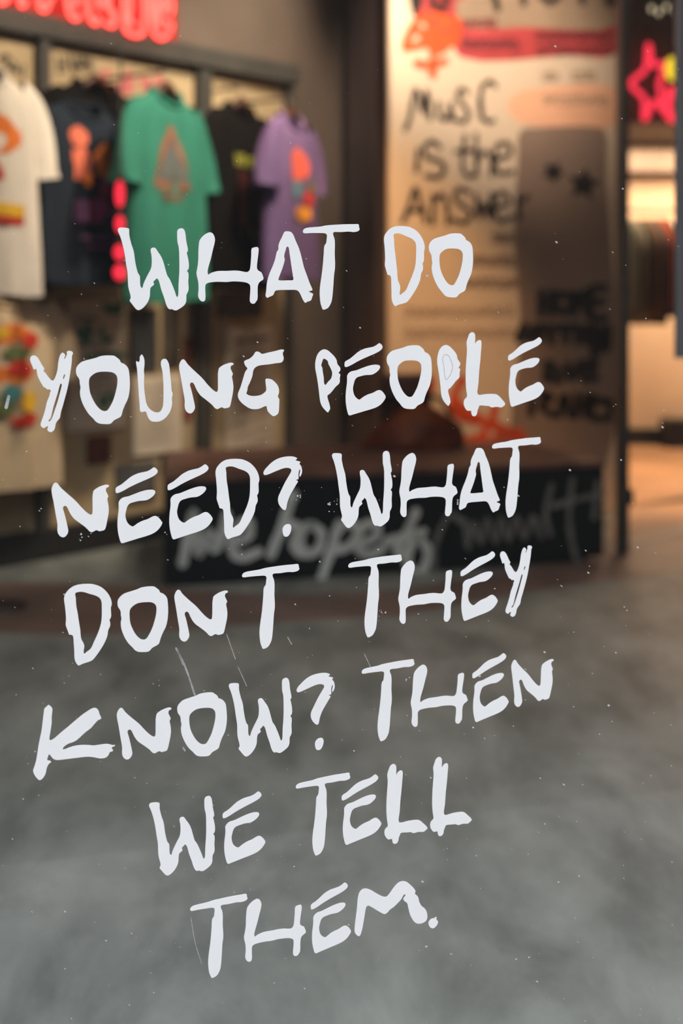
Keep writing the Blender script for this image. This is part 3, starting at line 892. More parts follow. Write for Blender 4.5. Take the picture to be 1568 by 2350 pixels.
def tshirt(label, px, ytop, ybot, doff, m, prints=(), W=1.0, yaw=SH_YAW, collar=None, group='T-shirts hung on the display wall', hang=True):
    pl_ = LW.off(doff)
    top, bot = pl_.hit(px, ytop), pl_.hit(px, ybot)
    H = top.z - bot.z
    s = Shirt(H, W, px * 0.37)
    t = thing('t_shirt', label, 't-shirt', (top.x, top.y, bot.z), group)
    t.rotation_euler = (0, 0, yaw)
    mw = Matrix.Translation(t.location) @ Matrix.Rotation(yaw, 4, 'Z')
    # body: a draped shell open at hem and neck, and two sleeves
    bm = BM()
    rows, cols = 34, 44
    V = []
    for i in range(rows + 1):
        h = i / rows
        V.append([])
        for k in range(cols):
            th = 2 * math.pi * k / cols
            x, y = s.ring(h, th)
            z = h * H
            if math.sin(th) > 0 and h > 0.86:        # scooped front of the neckline
                z -= 0.055 * ((h - 0.86) / 0.14) * math.sin(th)
            z += 0.006 * math.sin(th * 3 + px) * (1 - h)
            V[i].append(bm.verts.new(mw @ Vector((x, y, z))))
    for i in range(rows):
        for k in range(cols):
            bm.faces.new((V[i][k], V[i + 1][k], V[i + 1][(k + 1) % cols], V[i][(k + 1) % cols]))
    body = smooth(link('body', bm, m, t))
    for sg in (-1, 1):
        bm = BM()
        path = [(0.160 * W, 0.910 * H), (0.205 * W, 0.855 * H), (0.240 * W, 0.77 * H), (0.262 * W, 0.68 * H), (0.277 * W, 0.585 * H), (0.282 * W, 0.535 * H)]
        P = crom(path, 4, False)
        rings = []
        n = 20
        for i, p in enumerate(P):
            q = (P[min(i + 1, len(P) - 1)] - P[max(i - 1, 0)]).normalized()
            nx, nz = -q.y, q.x
            f = i / (len(P) - 1)
            ra, rb = (0.050 + 0.022 * math.sin(min(f * 1.6, 1) * math.pi / 2)) * W, 0.030 + 0.022 * f
            ring = []
            for k in range(n):
                a = 2 * math.pi * k / n
                w = 1 + 0.10 * math.sin(3 * a + 6 * f + px)
                ring.append(bm.verts.new(mw @ Vector((sg * (p.x + nx * ra * math.cos(a) * w), rb * math.sin(a) * w, p.y + nz * ra * math.cos(a) * w))))
            rings.append(ring)
        for A, B in zip(rings, rings[1:]):
            for k in range(n):
                fc = (A[k], A[(k + 1) % n], B[(k + 1) % n], B[k])
                bm.faces.new(fc)
        bmesh.ops.recalc_face_normals(bm, faces=bm.faces[:])
        smooth(link('sleeve', bm, m, t))
    # ribbed collar
    bm = BM()
    P = []
    for k in range(28):
        th = 2 * math.pi * k / 28
        x, y = s.ring(0.995, th)
        z = H * 0.998 - (0.054 * math.sin(th) if math.sin(th) > 0 else 0)
        P.append(mw @ Vector((x * 1.02, y * 1.05, z)))
    tube(bm, P, 0.009, 6, True)
    smooth(link('collar', bm, collar or m, t))
    for pi, (poly, pm) in enumerate([(q_, pm) for polys, pm in prints for q_ in polys]):
        bm = BM()
        cell = 0.007
        if True:
            xs, zs_ = [p[0] for p in poly], [p[1] for p in poly]
            nx_, nz_ = max(1, int((max(xs) - min(xs)) / cell)), max(1, int((max(zs_) - min(zs_)) * H / cell))
            vv = {}

            def vert(i, j):
                if (i, j) not in vv:
                    x = min(xs) + (max(xs) - min(xs)) * i / nx_
                    h = min(zs_) + (max(zs_) - min(zs_)) * j / nz_
                    vv[i, j] = bm.verts.new(mw @ Vector((x, s.front(x, h) - 0.003 - 0.0015 * pi, h * H)))
                return vv[i, j]
            for i in range(nx_):
                for j in range(nz_):
                    c = (min(xs) + (max(xs) - min(xs)) * (i + .5) / nx_, min(zs_) + (max(zs_) - min(zs_)) * (j + .5) / nz_)
                    if inside(c, poly):
                        bm.faces.new((vert(i, j), vert(i + 1, j), vert(i + 1, j + 1), vert(i, j + 1)))
        smooth(link('print', bm, pm, t))
    if hang:
        hg = thing('clothes_hanger', 'brown wooden hanger in the neck of the ' + hang, 'hanger', (top.x, top.y, top.z), 'wooden hangers on the display wall')
        hg.rotation_euler = (0, 0, yaw)
        hm = Matrix.Translation(hg.location) @ Matrix.Rotation(yaw, 4, 'Z')
        bm = BM()
        pts = [(-0.155 * W, -0.062), (-0.10 * W, -0.038), (-0.045, -0.012), (0, 0.012), (0.045, -0.012), (0.10 * W, -0.038), (0.155 * W, -0.062)]
        tube(bm, [hm @ Vector((p.x, 0, p.y)) for p in crom(pts, 4, False)], [0.008 + 0.012 * math.exp(-(p.x / 0.05) ** 2) for p in crom(pts, 4, False)], 8)
        smooth(link('shoulder_bar', bm, M['wood'], hg))
        bm = BM()
        tube(bm, [hm @ Vector(p) for p in ((0, 0, 0.02), (0, 0, 0.052), (0, 0.012, 0.066), (0, 0.026, 0.070), (0, 0.038, 0.062), (0, 0.04, 0.05))], 0.003, 6)
        smooth(link('hook', bm, M['steel'], hg))
        # peg on the wall fixture that carries the hook
        e = hm @ Vector((0, 0.024, 0.064))
        dist = (e - FRM.p).dot(LW.n)
        bm = BM()
        tube(bm, [e + LW.n * 0.012, e - LW.n * (dist + 0.03)], 0.006, 8)
        link('peg', bm, M['iron'], fx)
    return t


def blob(cx, cz, rx, rz, n=14, j=0.15, seed=1):
    q = random.Random(seed)
    return [(cx + rx * (1 + q.uniform(-j, j)) * math.cos(2 * math.pi * k / n), cz + rz * (1 + q.uniform(-j, j)) * math.sin(2 * math.pi * k / n)) for k in range(n)]


def rect(x0, x1, z0, z1):
    return [(x0, z0), (x1, z0), (x1, z1), (x0, z1)]


K = {k: cloth(k, c) for k, c in {
    'white_cotton': (0.80, 0.75, 0.68), 'navy_cotton': (0.020, 0.027, 0.040), 'black_cotton': (0.007, 0.0065, 0.006),
    'teal_cotton': (0.045, 0.23, 0.175), 'charcoal_cotton': (0.007, 0.006, 0.0055), 'purple_cotton': (0.19, 0.125, 0.28), 'cream_cotton': (0.60, 0.48, 0.33)}.items()}
PR = {k: mat(k, c, 0.7, 0.15, 20) for k, c in {
    'print_orange': (0.78, 0.20, 0.03), 'print_red': (0.55, 0.03, 0.015), 'print_yellow': (0.80, 0.48, 0.03), 'print_magenta': (0.32, 0.03, 0.13),
    'print_salmon': (0.72, 0.17, 0.10), 'print_grey': (0.12, 0.14, 0.14), 'print_olive': (0.20, 0.20, 0.02), 'print_coral': (0.80, 0.13, 0.09),
    'print_blue': (0.12, 0.26, 0.33), 'print_violet': (0.13, 0.05, 0.14), 'print_teal_dark': (0.05, 0.20, 0.21), 'print_brown': (0.30, 0.13, 0.08), 'print_darkred': (0.09, 0.012, 0.008), 'print_green': (0.10, 0.14, 0.05), 'print_gold': (0.75, 0.30, 0.03)}.items()}

tshirt('white T-shirt with orange and red print, leftmost on the display wall', -42, 150, 676, 0.47, K['white_cotton'],
       [([[(-0.02, .60), (.05, .62), (.12, .66), (.125, .72), (.07, .78), (0, .80), (-.06, .78), (-.02, .71), (.05, .70), (.055, .665)]], PR['print_orange']),
        ([blob(-.02, .53, .055, .05, 12, .3, 3), rect(-.08, .13, .31, .345)], PR['print_red']), ([rect(-.07, .13, .345, .40)], PR['print_yellow'])], 0.98, math.radians(64), hang='white T-shirt')
tshirt('black T-shirt with plain front, half hidden behind the navy one', 218, 188, 655, 0.15, K['black_cotton'], (), 0.95, math.radians(54), hang='half hidden black T-shirt')
tshirt('navy T-shirt with orange and magenta figure print', 188, 236, 650, 0.29, K['navy_cotton'],
       [([blob(-.06, .80, .05, .055, 12, .1, 4), [(-.09, .56), (-.02, .56), (-.01, .70), (-.05, .75), (-.10, .72)]], PR['print_salmon']),
        ([[(.02, .60), (.11, .58), (.11, .74), (.05, .78), (.01, .72)], rect(-.05, .0, .53, .60)], PR['print_orange']),
        ([rect(.03, .12, .48, .59), blob(.03, .42, .07, .045, 12, .2, 6), blob(-.02, .36, .06, .03, 10, .2, 8)], PR['print_magenta']),
        ([rect(-.10, -.05, .33, .45), rect(-.08, .12, .235, .26), rect(-.06, .10, .19, .21)], PR['print_violet'])], 0.92, math.radians(57), hang=False)
tshirt('teal green T-shirt with a triangle print', 382, 207, 692, 0.45, K['teal_cotton'],
       [([[(-.155, .545), (-.15, .525), (.075, .525), (.08, .545), (-.028, .82), (-.052, .82)]], PR['print_brown']), ([[(-.125, .56), (.045, .56), (-.04, .775)]], PR['print_grey']),
        ([rect(-.11, .01, .495, .508), rect(-.09, .0, .47, .48)], PR['print_brown'])], 0.84, math.radians(64), hang='teal T-shirt')
tshirt('black T-shirt with a yellow band and red stripe print', 552, 240, 664, 0.22, K['charcoal_cotton'],
       [([rect(-.13, -.05, .655, .72), rect(-.035, .05, .65, .71)], PR['print_olive']), ([rect(-.10, -.03, .33, .63)], PR['print_darkred']), ([blob(-.04, .30, .05, .03, 10, .2, 9)], PR['print_green'])], 0.95, math.radians(66), hang='black T-shirt with yellow band')
tshirt('purple T-shirt with a coral and blue print, rightmost on the rail', 668, 264, 640, 0.40, K['purple_cotton'],
       [([[(-.09, .60), (-.04, .57), (.02, .62), (.05, .68), (.02, .76), (-.04, .79), (-.09, .74)]], PR['print_coral']),
        ([blob(-.05, .54, .05, .05, 12, .2, 12), rect(.04, .07, .53, .62)], PR['print_blue']),
        ([blob(-.02, .40, .055, .05, 12, .2, 13)], PR['print_gold']), ([blob(.03, .49, .035, .045, 10, .2, 14)], PR['print_red']), ([blob(.045, .57, .02, .05, 10, .2, 17)], PR['print_olive'])], 0.80, math.radians(68), hang='purple T-shirt')
tshirt('cream T-shirt with colourful comic print on the lower row', 8, 664, 1125, 0.22, K['cream_cotton'],
       [([blob(-.02, .78, .10, .05, 14, .25, 21), blob(-.03, .58, .09, .045, 14, .3, 22)], PR['print_orange']), ([blob(-.08, .79, .05, .035, 12, .2, 23), blob(.06, .44, .05, .05, 12, .2, 24)], PR['print_yellow']),
        ([blob(.07, .74, .045, .04, 12, .3, 25), blob(.02, .61, .05, .05, 12, .3, 26), blob(.03, .35, .07, .03, 12, .3, 27)], PR['print_red']),
        ([blob(.0, .69, .08, .03, 12, .3, 28), blob(-.06, .42, .04, .05, 12, .3, 29)], PR['print_green']), ([blob(-.03, .49, .04, .04, 12, .2, 30)], PR['print_teal_dark'])], 1.05, math.radians(62), hang=False, collar=K['cream_cotton'])

# red neon reflection, put in as glowing dots between navy and teal shirts
nd = Plane((0, 4.48), (1, 0.1))
q = nd.hit(276, 640)
t = thing('neon_reflection_strip', 'upright red neon reflection put in as glowing dots between navy and teal T-shirts', 'neon reflection', (q.x, q.y, q.z - 0.02))
b = BM()
A, B = nd.uz(276, 400), nd.uz(276, 650)
box(b, nd.at((A[0] + B[0]) / 2, (A[1] + B[1]) / 2, -0.022), nd.e, 0.030, 0.012, A[1] - B[1], 0.003)
link('added_backing_strip', b, M['black'], t)  # strip and rod are made up to carry the reflected dots
for (y0, y1, rx) in ((415, 475, 10), (495, 532, 10), (562, 596, 13), (608, 642, 14)):
    b = BM()
    c = nd.hit(275, (y0 + y1) / 2)
    ellipsoid(b, c, rx / F * 4.48, 0.014, (y1 - y0) / 2 / F * 4.48, 16, 10)
    smooth(link('neon_tube', b, M['reflected_dot'], t))
b = BM()
rod = nd.at((A[0] + B[0]) / 2, 0, -0.022)  # added rod that carries the reflected dots
tube(b, [rod + Vector((0, 0, A[1] - 0.01)), rod + Vector((0, 0, 2.99))], 0.004, 6)
link('hanging_rod', b, M['iron'], t)


# ------------------------------------------------------------------ posters and papers on the lower panels
def poster(label, x0, x1, y0, y1, m, d=0.012, texts=(), cat='poster'):
    """px box of a sheet fixed on the panels, each text (rows, x margin, ink, width)"""
    xm = (x0 + x1) / 2
    u0, z1 = PAN.uz(x0, 0)[0], PAN.uz(xm, y0)[1]
    u1, z0 = PAN.uz(x1, 0)[0], PAN.uz(xm, y1)[1]
    b = BM()
    lbox(b, u0, u1, z0, z1, 0.0505, 0.0505 + d, 0.001)
    p = link('poster', b, m)
    tag(p, label, cat, 'posters on the display wall')
    pp = LW.off(0.0505 + d)
    for strokes, w, ink in texts:
        bm = BM()
        for st in strokes:
            ribbon(bm, pp, [(u0 + (u1 - u0) * a, z0 + (z1 - z0) * c) for a, c in st], w, 0.0012, 3)
        link('lettering', bm, ink, p)
    return p


def scrawl(rows, x0, x1, z0, z1, slant=0.0, seed=3, n=7):
    q = random.Random(seed)
    out = []
    for r in range(rows):
        z = z1 - (z1 - z0) * (r + .5) / rows
        st = []
        for k in range(n * 2 + 1):
            f = k / (n * 2)
            st.append((x0 + (x1 - x0) * f, z + slant * f + q.uniform(-.012, .012) + (0.014 if k % 2 else -0.014)))
        out.append(st)
    return out


poster('cream poster lettered in green beside the cream T-shirt', 150, 284, 688, 985, M['paper'], 0.012,
       [([[(.62, .96), (.75, .93), (.92, .97)], [(.65, .92), (.9, .91)], [(.15, .78), (.25, .68), (.3, .80)], [(.35, .80), (.35, .68)], [(.58, .78), (.6, .68), (.75, .70)], [(.3, .55), (.6, .57), (.95, .56)], [(.55, .25), (.6, .17), (.72, .27), (.85, .17)], [(.6, .52), (.85, .5)]], 0.022, M['green_ink']),
        (scrawl(4, .15, .9, .28, .5, 0, 5) + scrawl(3, .12, .5, .6, .9, 0, 6), 0.006, M['grey_ink'])])
poster('small cream notice below the dark pictures, left of the black post', 300, 412, 862, 1040, M['paper'], 0.012, [(scrawl(7, .1, .9, .08, .9, 0, 8, 9), 0.004, M['grey_ink'])])
poster('tall cream sheet of slanted handwriting right of the black post', 515, 622, 752, 1052, M['paper'], 0.014,
       [([[(.2, .90), (.4, .905)], [(.5, .90), (.85, .92)]], 0.016, M['grey_ink']), (scrawl(8, .1, .85, .02, .78, .07, 9, 8), 0.008, M['faint'])])
poster('dark picture with a grey figure above the small notice', 297, 356, 708, 852, mat('dark_picture', (0.035, 0.04, 0.045), 0.5, 0.5, 9), 0.012)
poster('narrow dark picture close to the left of the black post', 372, 408, 690, 842, mat('olive_picture', (0.07, 0.06, 0.05), 0.5, 0.5, 9), 0.012)
poster('dark cap-shaped print under the black T-shirt, above the handwriting sheet', 500, 598, 668, 728, mat('brown_black_print', (0.035, 0.026, 0.022), 0.5, 0.4, 12), 0.012)
poster('narrow red streamer beside the black post', 420, 436, 775, 965, mat('red_streamer', (0.20, 0.025, 0.02), 0.6), 0.008, cat='banner')
poster('small red-brown picture low on the panel under the green poster', 198, 250, 1000, 1062, mat('red_brown_picture', (0.10, 0.025, 0.018), 0.6, 0.4, 20), 0.012)
poster('grey-blue picture low on the panel, right of the red-brown one', 262, 352, 1062, 1150, mat('grey_blue_picture', (0.09, 0.09, 0.095), 0.6, 0.5, 20), 0.012)
poster('black square print low on the panel beside the black post', 368, 412, 1040, 1082, M['black'], 0.012)

# ------------------------------------------------------------------ black bench with lettering
bt = 0.34
bench = thing('display_bench', 'long low black bench hand-lettered in grey in front of the board', 'bench', BENCH.at(0.74, 0, -0.37))
BL = math.hypot(1.427, 0.44)
BD = 0.75


def bench_foot(g):
    """footprint of the bench grown by g: its left end follows the aisle, slightly askew"""
    fl, fr = BENCH.at(-g * 0.5, 0, g), BENCH.at(BL + g, 0, g)
    br = BENCH.at(BL + g, 0, -BD - g)
    bl_ = BENCH.at(0.148 - g * 0.5, 0, -BD - g)
    return [(p.x, p.y) for p in (fl, fr, br, bl_)]


link('body', prism(BM(), bench_foot(0), 0.020, bt - 0.018), M['bench'], bench)
link('top', prism(BM(), bench_foot(0.006), bt - 0.018, bt), M['bench_top'], bench)
link('plinth', prism(BM(), bench_foot(-0.04), 0.0013, 0.020), M['black'], bench)
bf = (370, 1060, 1.479)
BF = BENCH.off(0.0005)
plane_strokes('lettering', BF, [[(72,345),(90,260),(112,170),(118,250),(128,315),(165,235),(180,300),(205,250),(222,180)],
    [(238,285),(300,245),(295,200),(258,220),(238,290),(265,325),(330,305)], [(448,110),(420,190),(372,315)], [(385,280),(430,212),(462,222),(452,290),(480,312)],
    ['c',(510,215),(545,245),(530,300),(490,310),(470,270),(485,225)], [(605,210),(570,320),(528,440)], [(590,240),(640,205),(668,235),(640,285),(585,300)],
    [(665,285),(735,245),(722,205),(680,225),(665,285),(700,315),(750,295)], [(865,170),(830,250),(800,305),(830,315)], [(765,270),(890,238)],
    ['c',(870,260),(905,300),(885,370),(850,375),(835,330),(850,280)]], 0.030, M['chalk'], bench, bf, 'grey brush lettering')
plane_strokes('lettering', BF, [[(1020,205),(985,180),(945,235),(925,320),(940,400),(965,380)], [(1030,200),(1042,290)], [(1042,280),(1060,205),(1085,275),(1105,195),(1135,270),(1155,190),(1180,265),(1205,185),(1235,260),(1262,185),(1290,255)],
    [(1325,80),(1305,180),(1320,245)], [(1395,60),(1385,200),(1400,300),(1415,340)], [(1480,70),(1470,190)], [(1330,150),(1420,125),(1500,110)]], 0.020, M['chalk2'], bench, bf, 'thin faded brush lettering')

# dark red bag slumped on the bench
bc = Plane((0, 5.16), (1, 0.18))
q0, q1 = bc.uz(838, 1018), bc.uz(1062, 1018)
w = q1[0] - q0[0]
zc = bt
bag = thing('slumped_bag', 'dark red-brown leather bag slumped on the black bench', 'bag', bc.at((q0[0] + q1[0]) / 2, zc, 0))
b = BM()
rows, cols = 16, 36
prof = [(0.0, 1.0), (0.08, 1.04), (0.25, 1.0), (0.45, 0.86), (0.65, 0.66), (0.82, 0.42), (0.94, 0.20), (1.0, 0.02)]
HB = 0.165
V = []
for h, k in [(p.x, p.y) for p in crom(prof, 3, False)]:
    ring = []
    for i in range(cols):
        a = 2 * math.pi * i / cols
        wob = 1 + 0.05 * math.sin(3 * a + h * 4) + 0.04 * math.sin(5 * a - h * 7)
        ring.append(b.verts.new(bc.at((q0[0] + q1[0]) / 2 + 0.02 * h + w / 2 * k * wob * math.cos(a), zc + h * HB + 0.002, -0.10 * k * wob * math.sin(a))))
    V.append(ring)
for A, B in zip(V, V[1:]):
    for i in range(cols):
        b.faces.new((A[i], A[(i + 1) % cols], B[(i + 1) % cols], B[i]))
b.faces.new(list(reversed(V[0])))
b.faces.new(V[-1])
bmesh.ops.recalc_face_normals(b, faces=b.faces[:])
smooth(link('body', b, M['bag'], bag))
b = BM()
f0, f1 = bc.uz(880, 860), bc.uz(995, 985)
box(b, bc.at((f0[0] + f1[0]) / 2, (f0[1] + f1[1]) / 2, -0.06), bc.e, f1[0] - f0[0], 0.10, f0[1] - f1[1], 0.02)
smooth(link('upright_pocket', b, M['strap'], bag))
b = BM()
tube(b, [bc.at(p.x, p.y, 0.0) for p in crom([(f0[0] - 0.06, zc + 0.12), (f0[0] - 0.02, zc + 0.185), (f0[0] + 0.05, zc + 0.20), (f1[0] + 0.02, zc + 0.18), (f1[0] + 0.07, zc + 0.115)], 5, False)], 0.009, 8)
smooth(link('handle', b, M['strap'], bag))

# ------------------------------------------------------------------ lettered board behind the bench
BW = BOARD.uz(1420, 690)[0]
board = thing('lettered_board', 'tall cream board covered in brush lettering, MUSIC IS THE ANSWER among it', 'board', BOARD.at(BW / 2, 0, -0.02))
b = BM()
box(b, BOARD.at(BW / 2, 1.2, -0.02), BOARD.e, BW, 0.04, 2.4, 0.003)
link('panel', b, M['board'], board)


def patch(poly_px, m, name, d, label=None, sm=True):
    pts = crom([BOARD.uz(*p) for p in poly_px], 4) if sm else [Vector(BOARD.uz(*p)) for p in poly_px]
    bm = BM()
    sheet(bm, BOARD, [[(p[0], p[1]) for p in pts]], 0.0, d)
    o = link(name, bm, m, board)
    if label:
        o['label'] = label
    return o


patch([(935,-60),(1100,-70),(1416,-60),(1416,120),(1300,128),(1060,132),(1030,90),(960,40)], M['red_band'], 'reflection_band', 0.0008, 'red neon reflection coloured as a band across the top')  # reflected red neon, put into the board's colour
patch([(1050,0),(1416,-10),(1416,55),(1200,62),(1060,58)], M['faint'], 'tone_patch', 0.0012, 'brown painted patch over the red band')
patch([(1185,215),(1260,200),(1416,205),(1416,285),(1300,290),(1190,280),(1165,245)], M['peach'], 'tone_patch', 0.0008, 'peach glow coloured onto the board')  # salmon glow on the board, given as flat colour
patch([(1195,300),(1235,293),(1360,291),(1388,300),(1392,420),(1392,1060),(1185,1060),(1195,760),(1180,520),(1188,380)], M['taupe'], 'tone_patch', 0.0010, 'dull brown shade coloured onto the board behind the stars')  # darkened area of the board, its shade put in as flat brown
mf = (780, 0, 1.99)
bl = lambda st, w, m, lab, fr=mf: plane_strokes('lettering', BOARD, st, w, m, board, fr, lab)
bl([[(300,592),(320,540),(345,405),(362,440),(378,520),(398,410),(408,470),(412,545)], [(452,470),(455,525),(478,548),(500,520),(508,468),(512,545)],
    [(582,425),(560,405),(535,430),(565,480),(588,520),(565,558),(525,545)], [(642,430),(650,545)], [(712,395),(690,372),(660,385),(640,450),(648,530),(680,558),(702,550)]], 0.020, M['brush_black'], 'black brush word MUSIC')
bl([[(358,685),(350,780)], [(455,672),(425,645),(388,670),(395,715),(450,735),(478,765),(455,808),(395,805)], [(572,620),(562,770),(590,808),(612,800)], [(530,692),(618,688)],
    [(622,615),(625,800)], [(628,740),(660,690),(690,715),(692,800)], [(715,728),(780,700),(770,658),(725,660),(705,720),(725,790),(790,785)]], 0.020, M['brush_black'], 'black brush words IS THE')
bl([[(288,1012),(320,930),(345,858),(365,920),(392,1012)], [(305,965),(385,958)], [(425,895),(425,1022)], [(428,925),(465,888),(488,930),(492,1022)],
    [(590,878),(545,862),(522,900),(560,940),(598,975),(570,1018),(515,1005)], [(622,890),(635,1000),(658,925),(682,1000),(695,885)], [(712,950),(772,925),(758,882),(718,890),(702,950),(730,1010),(785,992)], [(812,895),(820,1000)], [(818,930),(858,895)]], 0.020, M['brush_black'], 'black brush word ANSWER')
bl([[(320,-80),(345,60)], [(380,-60),(345,60)], [(430,-60),(430,30),(470,40),(490,-40)], [(700,-60),(720,40)], [(830,-60),(840,15)], [(900,-40),(960,10),(1010,-30)], [(1100,-40),(1110,10)], [(1200,-60),(1240,20),(1270,-20)]], 0.030, M['brush_black'], 'tops of black brush words cut by the frame')
bl([[(300,200),(360,90),(440,70),(520,150),(460,230),(380,180),(470,120)], [(300,220),(400,200),(520,195)], [(400,80),(430,200),(420,300)], [(350,290),(420,300),(480,280)], [(470,90),(540,100),(530,190)], [(420,290),(425,345)], [(330,130),(420,160),(530,170)]], 0.034, M['orange'], 'orange spray scribble')
for seed, (x0, x1, y, n, wd, m) in enumerate(((560, 720, 105, 6, .012, 'maroon_ink'), (870, 1120, 95, 9, .012, 'faint'), (560, 820, 200, 8, .016, 'maroon_ink'), (900, 1240, 160, 9, .016, 'maroon_ink'), (900, 1250, 228, 9, .014, 'maroon_ink'),
      (930, 1000, 350, 3, .012, 'faint'), (1060, 1170, 345, 4, .012, 'faint'), (930, 1230, 455, 10, .010, 'faint'),
      (700, 960, 1085, 9, .014, 'taupe'), (600, 980, 1190, 12, .014, 'taupe'), (560, 930, 1290, 10, .014, 'taupe'), (300, 800, 1420, 14, .009, 'faint'), (300, 820, 1520, 13, .009, 'faint'))):
    q = random.Random(seed + 40)
    st = []
    for k in range(n):
        xa = x0 + (x1 - x0) * k / n
        xb = x0 + (x1 - x0) * (k + 0.72) / n
        st.append([(xa, y + q.uniform(-10, 0)), ((xa + xb) / 2, y + q.uniform(-22, -8)), (xb, y + q.uniform(-5, 22)), (xa, y + q.uniform(14, 26))])
    bl(st, wd, M[m], None)
# two black stars
def star(cx, cy, r, rot=0.0, k=0.42):
    return [(cx + r * (1 if i % 2 == 0 else k) * math.sin(rot + i * math.pi / 5), cy - r * (1 if i % 2 == 0 else k) * math.cos(rot + i * math.pi / 5)) for i in range(10)]


patch(star(1270, 395, 28, 0.5, 0.55), M['brush_black'], 'painted_star', 0.0016, 'small black painted star', False)
patch(star(1340, 423, 40, 0.15, 0.5), M['brush_black'], 'painted_star', 0.0016, 'larger black painted star', False)
# black block lettering on the right
bk = (880, 500, 2.8)
bl([[(1015,480),(1010,620)], [(1080,480),(1075,620)], [(1012,550),(1078,548)], ['c',(1120,500),(1190,500),(1200,570),(1150,610),(1110,560)], [(1225,620),(1240,480),(1270,560),(1300,470),(1310,620)],
    [(1420,450),(1345,455),(1345,640),(1425,640)], [(1345,545),(1410,540)]], 0.036, M['brush_black'], 'black block word HOME', bk)
bl([[(870,780),(900,690),(930,780)], [(960,780),(965,700),(1010,780),(1015,695)], [(1050,700),(1080,740),(1110,700)], [(1080,740),(1075,800)], [(1130,710),(1220,705)], [(1175,710),(1170,790)], [(1250,700),(1250,800)], [(1310,700),(1310,800)], [(1250,750),(1310,750)],
    [(1350,700),(1350,870)], [(1385,860),(1390,710),(1440,850),(1445,700)]], 0.036, M['brush_black'], 'black block lettering', bk)
bl([[(1045,930),(1040,1040)], [(1090,935),(1085,1045),(1150,1040)], [(1090,985),(1140,985)], [(1180,940),(1210,1040),(1250,940)], [(1290,930),(1285,1040),(1370,1035)], [(1290,985),(1360,980)], [(1290,930),(1370,925)]], 0.034, M['brush_black'], 'black block lettering', bk)
bl([[(950,1130),(950,1260)], [(1010,1130),(1080,1150),(1010,1200),(1090,1270)], [(1130,1270),(1160,1140),(1200,1270)], [(1240,1140),(1240,1270)], [(1300,1140),(1300,1270)], [(1240,1210),(1300,1200)], [(1350,1140),(1340,1280),(1420,1290)], [(1380,1180),(1450,1180),(1450,1290)]], 0.034, M['brush_black'], 'black block lettering', bk)
of = (780, 780, 3.336)
bl([[(940,300),(880,420),(870,540),(960,600),(1060,620)], [(1000,560),(1120,640),(1080,740),(980,770)], [(1190,520),(1170,620),(1250,680),(1390,720)], [(1120,640),(1240,700),(1200,760),(1400,745)], [(690,300),(700,370)], [(880,470),(960,530)], [(1000,770),(1200,775)]], 0.036, M['rust'], 'rust red spray lettering', of)

# dark door post beside the board
pp = Plane((0, 4.82), (1, 0.15))
q = pp.hit(1429, 690)
post = thing('door_post', 'slim dark metal door post right of the lettered board', 'post', (q.x, q.y, 0))
b = BM()
box(b, (q.x, q.y, 1.5), pp.e, 0.030, 0.06, 3.0 - 0.002, 0.003)
link('upright', b, M['iron'], post)
b = BM()
hq = pp.hit(1443, 1140)
box(b, (hq.x - 0.004, hq.y, hq.z), pp.e, 0.036, 0.04, 0.055, 0.006)
link('hinge', b, M['black'], post)

# hanging sign cut by the right edge
sp = Plane((0, 3.1), (1, 0.1))
s0, s1 = sp.uz(1553, 822), sp.uz(1790, 822)
hs = thing('hanging_sign', 'grey framed red hanging panel at the right edge', 'sign', sp.at((s0[0] + s1[0]) / 2, s0[1], 0))
b = BM()
for (u0_, u1_, z0_, z1_) in ((s0[0], s0[0] + 0.011, s0[1], 2.3), (s1[0] - 0.011, s1[0], s0[1], 2.3), (s0[0], s1[0], 2.29, 2.3), (s0[0], s1[0], s0[1], s0[1] + 0.008)):
    box(b, sp.at((u0_ + u1_) / 2, (z0_ + z1_) / 2, 0), sp.e, u1_ - u0_, 0.03, z1_ - z0_)
link('frame', b, M['blue_grey'], hs)
b = BM()
box(b, sp.at((s0[0] + s1[0]) / 2, (s0[1] + 2.3) / 2, 0), sp.e, s1[0] - s0[0] - 0.02, 0.012, 2.3 - s0[1] - 0.01)
link('panel', b, M['sign_red'], hs)
for f in (0.2, 0.8):
    b = BM()
    c = sp.at(s0[0] + (s1[0] - s0[0]) * f, 0, 0)
    tube(b, [c + Vector((0, 0, 2.299)), c + Vector((0, 0, 2.999))], 0.004, 6)
    link('hanging_rod', b, M['iron'], hs)

# ------------------------------------------------------------------ far room on the right
fp = Plane((0, 7.5), (1, 0))
q = fp.hit(1497, 290)
t = thing('neon_star', 'pink-red neon star hung under the dark soffit of the far room', 'neon sign', (q.x, q.y, q.z))
neon_tube(fp, [(1489,102),(1500,150),(1527,146),(1514,196),(1530,262),(1502,232),(1480,275),(1478,226),(1449,192),(1482,158)], 0.014, M['neon_star'], t, True)
b = BM()
hp = fp.hit(1489, 102)
tube(b, [hp, Vector((hp.x, hp.y, 2.999))], 0.004, 6)
link('hanging_wire', b, M['iron'], t)
fp = Plane((0, 7.38), (1, 0))
q = fp.hit(1542, 180)
t = thing('neon_ball', 'yellow neon ball right of the pink-red neon star', 'neon sign', (q.x, q.y, q.z))
b = BM()
ellipsoid(b, fp.hit(1543, 158), 0.036, 0.03, 0.062)
smooth(link('neon_tube', b, M['neon_yellow'], t))
b = BM()
hp = fp.hit(1543, 132)
tube(b, [hp, Vector((hp.x, hp.y, 2.999))], 0.004, 6)
link('hanging_wire', b, M['iron'], t)
t = thing('neon_loop', 'pink-red neon loop under the yellow neon ball', 'neon sign', (q.x, q.y, q.z - 0.2))
neon_tube(fp, [(1541,205),(1552,225),(1552,260),(1541,275),(1533,250),(1535,220)], 0.018, M['neon_star'], t, True)
b = BM()
